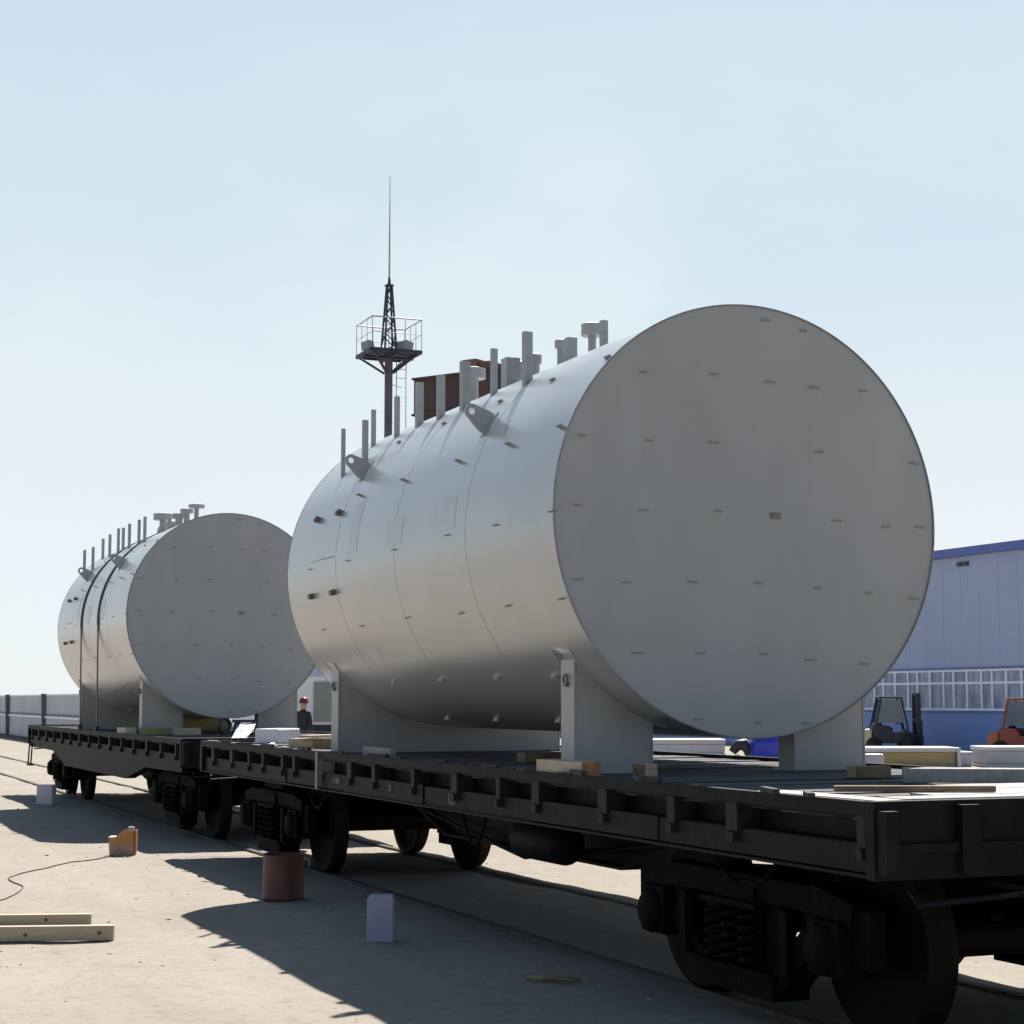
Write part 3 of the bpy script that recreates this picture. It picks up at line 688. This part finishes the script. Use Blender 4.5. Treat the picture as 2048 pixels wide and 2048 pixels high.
x, y = -1.81, 4.98
t = thing('steel_drum', 'rusty red-brown open steel drum standing in the shadow beside the near wagon', 'drum', (x, y, gz(x, y) - .01))
m = MB(); r = .178
m.lathe([(0, .012), (r - .006, .012), (r - .004, 0), (r, 0), (r, .03), (r + .004, .035), (r, .04), (r, .38), (r + .006, .392), (r + .006, .402), (r - .006, .402), (r - .006, .03), (0, .03)], 'Z', n=36); m.build('body', 'red_drum', t)
m = MB(); m.tube([(r + .004, 0, .36), (r + .05, .01, .345), (r + .06, .03, .30), (r + .05, .05, .27)], .006, 6); m.box(r - .002, r + .012, -.015, .015, .345, .375); m.build('handle', 'can_pale', t)
def foamblk(label, x, y, s, h, rz, m_):
    t = thing('foam_block', label, 'block', (x, y, gz(x, y) - .008), rz, 'pale blocks standing on the sand')
    m = MB(); w, d = s
    m.prism([(-w / 2, 0), (w / 2, 0), (w / 2, h - .025), (w / 2 - .012, h), (-w / 2 + .018, h), (-w / 2, h - .03)], -d / 2, d / 2, 'Y')
    bevel(m.build('block', m_, t), .008)
foamblk('lilac-white block standing upright in the shadow right of the rusty drum', -1.86, 2.16, (.19, .13), .335, -.40, 'foam_block')
foamblk('pale grey block standing on the sand far left by the wheels of the far wagon', -1.62, 20.5, (.27, .2), .33, -.5, 'foam')

x, y = -2.27, 10.0
t = thing('plastic_canister', 'cut-open orange-brown plastic canister on the sand with a cable running from it', 'canister', (x, y, gz(x, y) - .01), -.33)
w, d = .30, .24
def can_wall(m, z0, z1, hcut):
    n = 48; A = []; B = []; C_ = []; D_ = []
    for k in range(n):
        a = 2 * pi * k / n; ex = .36
        cx = math.copysign(abs(cos(a)) ** ex, cos(a)) * w / 2; cy = math.copysign(abs(sin(a)) ** ex, sin(a)) * d / 2
        top = hcut(cx)
        f = lambda z: 0.93 + 0.07 * min(1, z / .06)
        for L_, z, q in ((A, z0, 1), (B, min(z1, top), 1), (C_, min(z1, top), .965), (D_, z0, .965)):
            L_.append(m.bm.verts.new((cx * f(z) * q, cy * f(z) * q, z)))
    for P, Q in ((A, B), (B, C_), (C_, D_)):
        for k in range(n):
            m.bm.faces.new([P[k], P[(k + 1) % n], Q[(k + 1) % n], Q[k]]).smooth = False
    return A
cut = lambda x: .285 if x > -.055 else (.285 - (-.055 - x) / .012 * .08 if x > -.067 else .205)
m = MB(); A = can_wall(m, 0, .13, cut); m.bm.faces.new(A); m.build('base', 'can_lo', t)
m = MB(); can_wall(m, .131, .5, cut); m.build('wall', 'can', t)
MB().box(-w / 2 + .002, -w / 2 + .065, -d * .42, d * .42, .208, .216).build('folded_edge', 'can_pale', t)
m = MB(); m.box(.055, .115, -.04, .05, .19, .32); m.box(-.02, .05, -.05, .03, .20, .27); m.build('rag', 'lamp', t)
m = MB(); m.box(w / 2 - .008, w / 2 + .006, -d / 2 + .01, -d / 2 + .03, .02, .29); m.build('corner_rib', 'redcloth', t)
pts = [(-2.40, 9.86), (-2.62, 9.60), (-2.9, 9.34), (-3.36, 8.66), (-3.70, 8.10), (-3.78, 7.65), (-3.74, 7.07), (-3.80, 6.66), (-3.96, 6.13), (-4.2, 5.8), (-5.2, 5.2)]
def smooth(pts, k=6):
    out = []
    P = [Vector((*p, 0)) for p in pts]
    for i in range(len(P) - 1):
        a, b, c, d_ = P[max(i - 1, 0)], P[i], P[i + 1], P[min(i + 2, len(P) - 1)]
        for j in range(k):
            u = j / k
            q = .5 * ((2 * b) + (c - a) * u + (2 * a - 5 * b + 4 * c - d_) * u * u + (3 * b - a - 3 * c + d_) * u ** 3)
            out.append((q.x, q.y))
    return out + [pts[-1]]
tag(MB().tube([(a, b, gz(a, b) + .008) for a, b in smooth(pts)], .0065, 8).build('power_cable', 'cable'), 'grey cable winding over the sand from the orange canister to the left', 'cable')
x, y = -.95, -.35
tag(MB().tube([(-1.62, .05, gz(-1.62, .05) + .02), (-1.5, -.12, gz(-1.5, -.12) + .03), (-1.36, -.2, gz(-1.36, -.2) + .02)], [.014, .022, .012], 7).build('dry_stick', 'browntimber'), 'short dark stick lying in the shadow of the near wagon', 'stick')
# pebbles and crumbs of sand
m = MB(); rnd = random.Random(11)
for i in range(600):
    x = rnd.uniform(-8, 1.5); y = rnd.uniform(-6, 22)
    if rnd.random() < .35: x = -1.6 + rnd.gauss(0, .5)
    s = rnd.uniform(.004, .012) * (1.8 if rnd.random() < .08 else 1)
    z = gz(x, y) + s * .25
    mt = Matrix.Translation((x, y, z)) @ Matrix.Rotation(rnd.uniform(0, 6), 4, 'Z') @ Matrix.Diagonal((s * rnd.uniform(.9, 1.8), s, s * rnd.uniform(.5, .9), 1))
    bmesh.ops.create_icosphere(m.bm, subdivisions=1, radius=1, matrix=mt)
tag(m.build('gravel', 'stone'), kind='stuff')

# ------------------------------------------------------------------ hall on the right
t = thing('industrial_hall', 'long blue-grey panelled hall with a band of windows and a deep blue base', 'hall', (31, 24, 0))
HL = 100
MB().box(0, 24, 0, HL, 2.79, 6.52).box(.05, 24, 0, HL, 1.36, 2.79).build('wall', 'hall_wall', t)
MB().box(-.04, 24.04, -.04, HL + .04, -.2, 1.30).build('base_wall', 'hall_blue', t)
MB().box(-.10, 0.04, -.1, HL, 1.30, 1.355).box(-.08, .02, -.1, HL, 2.74, 2.79).build('sill_strip', 'hall_trim', t)
MB().box(-.22, 24.2, -.2, HL + .2, 6.522, 6.80).build('roof_edge', 'hall_trim', t)
MB().prism([(-.2, 6.803), (24.2, 6.803), (12, 7.6)], -.19, HL + .19, 'Y').build('roof', 'hall_roof', t)
rib = MB(); yy = .5
while yy < HL: rib.box(-.006, 0.0, yy - .015, yy + .015, 2.83, 6.50); yy += 1.0
rib.build('panel_joints', 'hall_wall', t)
MB().box(-.05, -.01, 15.0, 15.62, 6.19, 6.33).box(-.07, -.05, 15.05, 15.2, 6.2, 6.32).box(-.07, -.05, 15.35, 15.5, 6.2, 6.32).build('vent', 'forkdark', t)
wm = MB(); mod = (.77, .73, .56); wl = sum(mod)
yy = 0
for k in mod:
    wm.box(-.05, .04, yy, yy + .085, 1.36, 2.735); yy += k
wm.box(-.045, .04, .051, wl - .001, 1.36, 1.44); wm.box(-.045, .04, .051, wl - .001, 2.66, 2.735); wm.box(-.043, .04, .051, wl - .001, 2.24, 2.32)
WF = wm.mesh('window', 'frame')
WP = MB().box(0.0, .02, .052, wl - .002, 1.421, 2.679).mesh('pane', 'glass')
for k in range(int(HL / wl)):
    w_ = link('window', WF, t, (0, k * wl, 0)); link('pane', WP, w_)

# ------------------------------------------------------------------ stacks of panels in front of the hall
def stack(label, x0, y0, x1, y1, depth, layers, lip, cat='panel stack', name='panel_stack'):
    d = Vector((x1 - x0, y1 - y0, 0)); L = d.length; a = math.atan2(d.y, d.x)
    t = thing(name, label, cat, (x0, y0, -.03), a, 'stacks in front of the hall')
    z = 0
    for nm, m_, h, inset in layers:
        o = MB().box(inset, L - inset, inset, depth - inset, z, z + h - .003).build(nm, m_, t); bevel(o, min(.02, h * .3))
        z += h
    if lip: MB().box(L - .04, L + .05, -.05, depth, .0, z - .01).build('edge_strip', 'panelwhite', t)
    return t
stack('long pale stack under the belly of the near tank, pleated side and white top', 15.15, 31.58, 17.05, 30.79, 1.6, [('skid', 'panelwhite', .07, 0), ('lower_board', 'olive', .26, .03), ('white_edge', 'panelwhite', .05, 0), ('pleated_board', 'pleat', .22, .02), ('top_sheet', 'panelwhite', .13, 0)], False)
stack('panel stack with a golden wool side and rounded white top near the dark forklift', 20.0, 29.58, 22.62, 28.48, 1.5, [('skid', 'greypack', .06, .05), ('wool_core', 'wool', .34, .06), ('top_sheet', 'panelwhite', .12, -.02)], True)
stack('short low white stack between the golden one and the grey one', 22.68, 28.9, 23.22, 28.68, 1.0, [('skid', 'greypack', .06, .03), ('core', 'pleat', .28, .02), ('top_sheet', 'panelwhite', .06, 0)], False)
stack('grey wrapped panel stack at the right edge below the red forklift', 23.24, 28.22, 25.9, 27.1, 1.5, [('skid', 'panelwhite', .09, 0), ('wrapped_core', 'greypack', .34, .03), ('top_sheet', 'panelwhite', .11, 0)], True)
MB_ = MB().box(0, .8, 0, .9, 0, .38)
o = block('wrapped_bale', 'short pale grey wrapped bale left of the golden wool stack', 'bale', ['greypack'], (20.1, 29.0, -.03), (.9, .5, .37), -.4, bev=.03)
t = thing('pipe_elbow', 'dark curved pipe piece leaning at the end of the long pale stack', 'pipe', (17.28, 30.5, -.03), -.4)
m = MB(); m.tube([(-.18, 0, .40), (-.05, 0, .58), (.14, 0, .60), (.26, 0, .46), (.30, 0, .22), (.2, 0, .04)], [.10, .15, .17, .16, .12, .10], 14); m.build('elbow', 'forkdark', t)
MB().lathe([(0, 0), (.09, 0), (.09, .3), (.05, .34), (0, .34)], 'Z', (-.05, 0, 0), 12).build('foot', 'forkdark', t)
t = thing('plastic_barrel', 'royal blue plastic barrel seen under the belly of the near tank', 'barrel', (17.75, 29.9, -.03), 0)
m = MB(); m.lathe([(0, 0), (.38, 0), (.41, .04), (.42, .22), (.435, .25), (.42, .28), (.42, .62), (.435, .65), (.42, .68), (.41, .86), (.36, .92), (0, .92)], 'Z', n=30); m.build('body', 'bluedrum', t)
MB().lathe([(.30, .921), (.405, .921), (.405, .95), (.30, .95), (.30, .921)], 'Z', n=30).build('lid_ring', 'panelwhite', t)

# ------------------------------------------------------------------ forklifts
def forklift(label, x, y, rz, body, weight, sc=1.0):
    t = thing('forklift', label, 'forklift', (x, y, -.03), rz, 'forklifts before the hall')
    t.scale = (sc, sc, sc)
    o = MB().prism([(-.75, .32), (.62, .32), (.70, .62), (.45, .80), (.35, .68), (-.05, .68), (-.15, .92), (-.72, .95)], -.50, .50, 'Y').build('body', body, t); bevel(o, .03)
    o = MB().prism([(-.76, .30), (-.76, .82), (-.98, .80), (-1.12, .68), (-1.16, .42), (-1.04, .28)], -.52, .52, 'Y').build('counterweight', weight, t); bevel(o, .05)
    g = MB()
    for s in (-1, 1):
        g.beam((-.62, s * .46, .93), (-.42, s * .44, 1.86), .07); g.beam((.50, s * .46, .78), (.28, s * .44, 1.86), .07)
        g.beam((-.46, s * .44, 1.88), (.32, s * .44, 1.88), .08, .06)
    for k in range(6): g.beam((-.42 + k * .14, -.44, 1.885), (-.42 + k * .14, .44, 1.885), .05, .03)
    g.build('overhead_guard', body, t)
    MB().box(-.50, .36, -.5, .5, 1.915, 1.945).build('roof_plate', 'panelwhite', t)
    for ya, yb in ((-.455, -.447), (.447, .455)):
        MB().prism([(-.56, 1.02), (.38, 1.02), (.25, 1.82), (-.40, 1.82)], ya, yb, 'Y').build('cab_glass', 'clear', t)
    o = MB().box(-.42, .0, -.25, .25, .70, .86).box(-.50, -.36, -.24, .24, .86, 1.35).build('seat', 'black', t); bevel(o, .03)
    m = MB(); m.tube([(.18 + .02, .17 * cos(a), 1.12 + .16 * sin(a)) for a in [2 * pi * i / 16 for i in range(17)]], .015, 6); m.tube([(.45, 0, .8), (.2, 0, 1.12)], .02, 6); m.build('steering_wheel', 'black', t)
    ms = MB()
    for s in (-1, 1): ms.box(.80, .95, s * .36 - .06, s * .36 + .06, .12, 2.02)
    for z in (.3, 1.05, 1.95): ms.box(.82, .93, -.30, .30, z, z + .09)
    for s in (-1, 1): ms.tube([(.90, s * .13, .3), (.90, s * .13, 1.7)], .035, 8)
    ms.build('mast', body, t)
    cgm = MB().box(.955, .995, -.5, .5, .22, .30).box(.955, .995, -.5, .5, .52, .60)
    for k in range(7): cgm.box(.955, .985, -.48 + k * .155, -.45 + k * .155, .6, 1.1)
    cgm.build('carriage', body, t)
    for s in (-1, 1): MB().box(.998, 1.04, s * .26 - .06, s * .26 + .06, .12, .60).prism([(1.042, .10), (2.0, .10), (2.0, .115), (1.042, .15)], s * .26 - .06, s * .26 + .06, 'Y').build('fork', body, t)
    for (wx, r) in ((.60, .33), (-.70, .27)):
        for s in (-1, 1):
            w = MB().lathe([(0, -.10), (r * .5, -.10), (r * .55, -.07), (r * .9, -.10), (r, -.07), (r, .07), (r * .9, .10), (r * .55, .07), (r * .5, .10), (0, .10)], 'Y', (wx, s * .48, r), 22); w.build('wheel', 'black', t)
    return t
forklift('charcoal forklift with a cream counterweight parked before the blue base of the hall', 29.05, 40.85, -.42, 'forkdark', 'cream', .97)
forklift('brick red forklift with an orange counterweight at the right edge of the picture', 30.1, 35.2, -.95, 'forkred', 'forkorange', .94)

# ------------------------------------------------------------------ mast with platform
t = thing('lighting_mast', 'tall mauve-brown mast with a railed platform and a needle spike', 'mast', (12.85, 45.9, -.05))
z0 = 13.2
MB().lathe([(.30, 0), (.30, .05), (.145, .06), (.14, z0), (0, z0)], 'Z', n=8, smooth=False).build('column', 'mast', t)
pf = MB(); a = .86
for s in (-1, 1):
    pf.box(-a, a, s * a - .05, s * a + .05, z0 + .02, z0 + .12); pf.box(s * a - .05, s * a + .05, -a + .051, a - .051, z0 + .02, z0 + .12)
pf.box(-a + .05, a - .05, -a + .05, .72, z0 + .10, z0 + .13)
pf.box(-.06, .06, -a, a, z0 - .06, z0 + .018); pf.box(-a, -.061, -.06, .06, z0 - .06, z0 + .018); pf.box(.061, a, -.06, .06, z0 - .06, z0 + .018)
for sx in (-1, 1):
    for sy in (-1, 1): pf.beam((sx * .12, sy * .12, z0 - .55), (sx * .75, sy * .75, z0 + .02), .07)
pf.build('platform', 'mastdark', t)
rl = MB(); h = 1.06
for zz, r in ((h, .024), (h * .52, .012)):
    rl.tube([(-a, -a, z0 + .1 + zz), (a, -a, z0 + .1 + zz), (a, a, z0 + .1 + zz), (-a, a, z0 + .1 + zz), (-a, -a, z0 + .1 + zz)], r, 6)
for i in (-1, -.33, .33, 1):
    for p in ((i * a, -a), (i * a, a), (-a, i * a), (a, i * a)): rl.tube([(p[0], p[1], z0 + .1), (p[0], p[1], z0 + .1 + h)], .011, 5)
rl.build('railing', 'galv', t)
lt = MB(); b0, b1 = .21, .07; zt = z0 + 2.42
for sx in (-1, 1):
    for sy in (-1, 1): lt.beam((sx * b0, sy * b0, z0 + .1), (sx * b1, sy * b1, zt), .055)
n = 7
for k in range(n):
    u0, u1 = k / n, (k + 1) / n; w0 = b0 + (b1 - b0) * u0; w1 = b0 + (b1 - b0) * u1; za, zb = z0 + .1 + (zt - z0 - .1) * u0, z0 + .1 + (zt - z0 - .1) * u1
    for s in (-1, 1):
        f = 1 if (k + s) % 2 else -1
        lt.beam((-f * w0, s * w0, za), (f * w1, s * w1, zb), .03); lt.beam((s * w0, -f * w0, za), (s * w1, f * w1, zb), .03)
lt.box(-.13, .13, -.13, .13, zt, zt + .04); lt.lathe([(0, zt + .04), (.06, zt + .04), (.04, zt + .3), (0, zt + .3)], 'Z', n=8)
lt.build('lattice', 'mastdark', t)
MB().lathe([(.034, zt + .3), (.028, zt + 1.6), (.018, zt + 2.8), (.010, zt + 3.78), (0, zt + 3.80)], 'Z', n=8).build('spike', 'galv', t)
for (px, py, rz) in ((.52, .45, .6), (.66, .12, .2), (-.52, .62, 2.2)):
    m = MB()
    m.tube([(0, 0, 0), (0, 0, .22)], .02, 6); m.prism([(-.16, .20), (.16, .16), (.20, .42), (-.10, .50)], -.16, .16, 'Y')
    m.build('floodlight', 'lamp', t, (px, py, z0 + .13), (0, 0, rz))
ld = MB()
for xx in (.26, .60): ld.tube([(xx, -.05, .3), (xx, -.05, z0 + .1)], .016, 5)
for k in range(42): ld.tube([(.26, -.05, .5 + k * .3), (.60, -.05, .5 + k * .3)], .010, 4)
for k in range(10): ld.tube([(.1, 0, 1 + k * 1.25), (.26, -.05, 1 + k * 1.25)], .012, 4)
ld.build('ladder', 'galv', t)

# ------------------------------------------------------------------ gantry crane showing over the near tank
P0 = Vector((8.9, 31.6, 0)); ang = math.atan2(-2.560, 1.710)
t = thing('gantry_crane', 'rust-brown gantry crane beam showing between the uprights on the near tank', 'crane', (P0.x, P0.y, 0), ang)
G0, G1, GL = 8.80, 9.66, 3.2
g = MB(); g.box(0, GL, -.28, .28, G0, G1); g.box(-.02, GL + .02, -.36, .36, G1, G1 + .05); g.box(-.02, GL + .02, -.36, .36, G0 - .05, G0)
for k in range(3): g.box(k * 1.3 + .1, k * 1.3 + .14, -.31, .31, G0 + .001, G1 - .001)
g.build('girder', 'rust', t)
for xx in (.35, GL - .35):
    l_ = MB()
    for s in (-1, 1): l_.beam((xx, s * .16, G0 - .05), (xx, s * 1.6, .3), .26, .26)
    l_.box(xx - .2, xx + .2, -2.0, 2.0, .02, .32)
    l_.box(xx - .16, xx + .16, -.3, .3, G0 - .25, G0 - .051)
    l_.build('leg', 'rust', t)
TX = 1.54
tr = MB(); tr.box(TX, TX + .45, -.42, .42, G1 + .07, G1 + .34, bev=.05); tr.box(TX + .451, TX + .75, -.3, .3, G1 + .07, G1 + .26)
for xx in (TX + .1, TX + .62):
    for s in (-1, 1): tr.lathe([(0, -.05), (.08, -.05), (.08, .05), (0, .05)], 'Y', (xx, s * .30, G1 + .09), 12)
tr.build('trolley', 'rustred', t)

# ------------------------------------------------------------------ fence at the left
t = thing('sheet_fence', 'long pale grey sheet fence with dark posts behind the far wagon', 'fence', (4.75, 52, 0))
FL = 130
def corrug(z0, z1, off):
    m = MB(); prev = None; n = int(FL / .11)
    for k in range(n + 1):
        yv = k * .11; xv = off + (.014 if k % 2 else -.014)
        cur = [m.bm.verts.new((xv, yv, z0)), m.bm.verts.new((xv, yv, z1))]
        if prev: m.bm.faces.new([prev[0], cur[0], cur[1], prev[1]])
        prev = cur
    return m
o = corrug(.08, 1.93, .05).build('sheet', 'fence', t); sm = o.modifiers.new('thick', 'SOLIDIFY'); sm.thickness = .004
MB().box(-.02, .03, 0, FL, .98, 1.06).box(.0, .03, 0, FL, 1.90, 1.95).build('rail_strip', 'white', t)
dots = MB(); pv = None
for k in range(241):
    for (yv, za) in ((k * .5, 1.10), (k * .5 + .001, 1.165), (k * .5 + .13, 1.165), (k * .5 + .131, 1.10)):
        c_ = [dots.bm.verts.new((-.02, yv, 1.062)), dots.bm.verts.new((-.02, yv, za - (.03 if za < 1.12 else 0)))]
        if pv: dots.bm.faces.new([pv[0], c_[0], c_[1], pv[1]])
        pv = c_
o = dots.build('bracket_strip', 'fencepost', t); sm = o.modifiers.new('thick', 'SOLIDIFY'); sm.thickness = .02
MB().box(-.12, .16, 0, FL, -.1, .10).build('plinth', 'kerbdark', t)
k = 0
for yp in [2.2 + 12.0 * i for i in range(11)]:
    MB().prism([(-.09, -.1), (.04, -.1), (.06, 1.98), (-.16, 1.98)], yp - .09, yp + .09, 'Y').build('post', 'fencepost', t)

# ------------------------------------------------------------------ lorry and worker seen between the tanks
t = thing('box_lorry', 'white box lorry with a grey-green rear door seen between the two tanks', 'lorry', (13.1, 53.4, -.03), .1)
MB().box(-1.2, 1.2, 0, 5.6, .85, 2.55).box(-1.25, 1.25, -.03, .05, 2.46, 2.6).build('body', 'white', t)
MB().box(-.55, 1.05, -.06, -.031, .95, 2.40).build('rear_door', 'truckpanel', t)
MB().box(-.45, .45, 0.1, 7.2, .6, .84).box(-1.1, 1.1, -.1, 0.08, .55, .66).build('chassis', 'forkdark', t)
o = MB().prism([(5.75, .55), (7.6, .55), (7.6, 1.35), (7.2, 2.2), (5.75, 2.2)], -1.05, 1.05, 'X').build('cab', 'white', t); bevel(o, .06)
for yy in (1.2, 6.7):
    for s in (-1, 1): MB().lathe([(0, -.13), (.25, -.13), (.3, -.1), (.44, -.13), (.47, -.09), (.47, .09), (.44, .13), (.3, .1), (.25, .13), (0, .13)], 'X', (s * .98, yy, .47), 24).build('wheel', 'black', t)

def person(loc, rz):
    J = {}; V = []; Ed = []; Rd = []
    def v(p, r, par=None):
        V.append(p); Rd.append(r); i = len(V) - 1
        if par is not None: Ed.append((par, i))
        return i
    pel = v((0, 0, .95), (.16, .12)); wa = v((0, .01, 1.10), (.15, .11), pel); ch = v((0, .02, 1.32), (.185, .125), wa)
    nk0 = v((0, .01, 1.46), (.08, .08), ch); nk = v((0, 0, 1.53), (.055, .058), nk0); hd = v((0, -.015, 1.60), (.075, .09), nk); ht = v((0, -.01, 1.70), (.072, .09), hd); v((0, 0, 1.755), (.03, .04), ht)
    v((0, -.115, 1.63), (.014, .02), hd)                                    # nose
    for s in (-1, 1):
        v((s * .085, .005, 1.635), (.012, .02), hd)                         # ear
        hp = v((s * .10, 0, .88), (.095, .10), pel); kn = v((s * .12, -.03, .50), (.065, .07), hp); an = v((s * .13, .01, .10), (.045, .05), kn); v((s * .14, -.06, .045), (.045, .035), an); 
        sh = v((s * .19, .02, 1.40), (.075, .075), ch); el = v((s * .255, .03, 1.13), (.05, .05), sh); wr = v((s * .23, -.12, .93), (.03, .032), el); pa = v((s * .225, -.16, .87), (.036, .022), wr)
        for k, (dx, ln) in enumerate(((-.028, .07), (-.009, .085), (.010, .08), (.027, .062))):
            a_ = v((s * .225 + dx, -.185, .835), (.010, .010), pa); b_ = v((s * .225 + dx, -.195, .835 - ln * .6), (.009, .009), a_); v((s * .225 + dx, -.18, .835 - ln), (.007, .007), b_)
        th = v((s * .225 - s * .045, -.175, .87), (.011, .011), pa); v((s * .225 - s * .06, -.195, .835), (.009, .009), th)
    me = bpy.data.meshes.new('person'); me.from_pydata(V, Ed, [])
    o = bpy.data.objects.new('person', me); COL.objects.link(o)
    sk = o.modifiers.new('skin', 'SKIN'); 
    for i, d in enumerate(me.skin_vertices[0].data): d.radius = Rd[i]; d.use_root = i == 0
    o.modifiers.new('sub', 'SUBSURF').levels = 2
    dg = bpy.context.evaluated_depsgraph_get(); dg.update()
    m2 = bpy.data.meshes.new_from_object(o.evaluated_get(dg)); bpy.data.objects.remove(o)
    m2.materials.clear()
    for k in ('cloth', 'skin', 'black'): m2.materials.append(M[k])
    for p in m2.polygons:
        c = p.center; p.use_smooth = True
        p.material_index = 1 if (c.z > 1.50 or (c.z < .92 and c.y < -.135 and c.z > .6)) else (2 if c.z < .09 else 0)
    p_ = link('person', m2, None, loc, (0, 0, rz))
    h = MB(); h.lathe([(.155, 0), (.155, .008), (.118, .02), (.118, .05), (.105, .10), (.07, .14), (0, .155)], 'Z', (0, -.008, 1.665), 24); h.build('hard_hat', 'helmet', p_)
    return p_
tag(person((6.49, 33.46, -.03), 2.2), 'person in dark workwear and a red hard hat standing between the two tanks', 'person')
print('objects', len(bpy.data.objects))
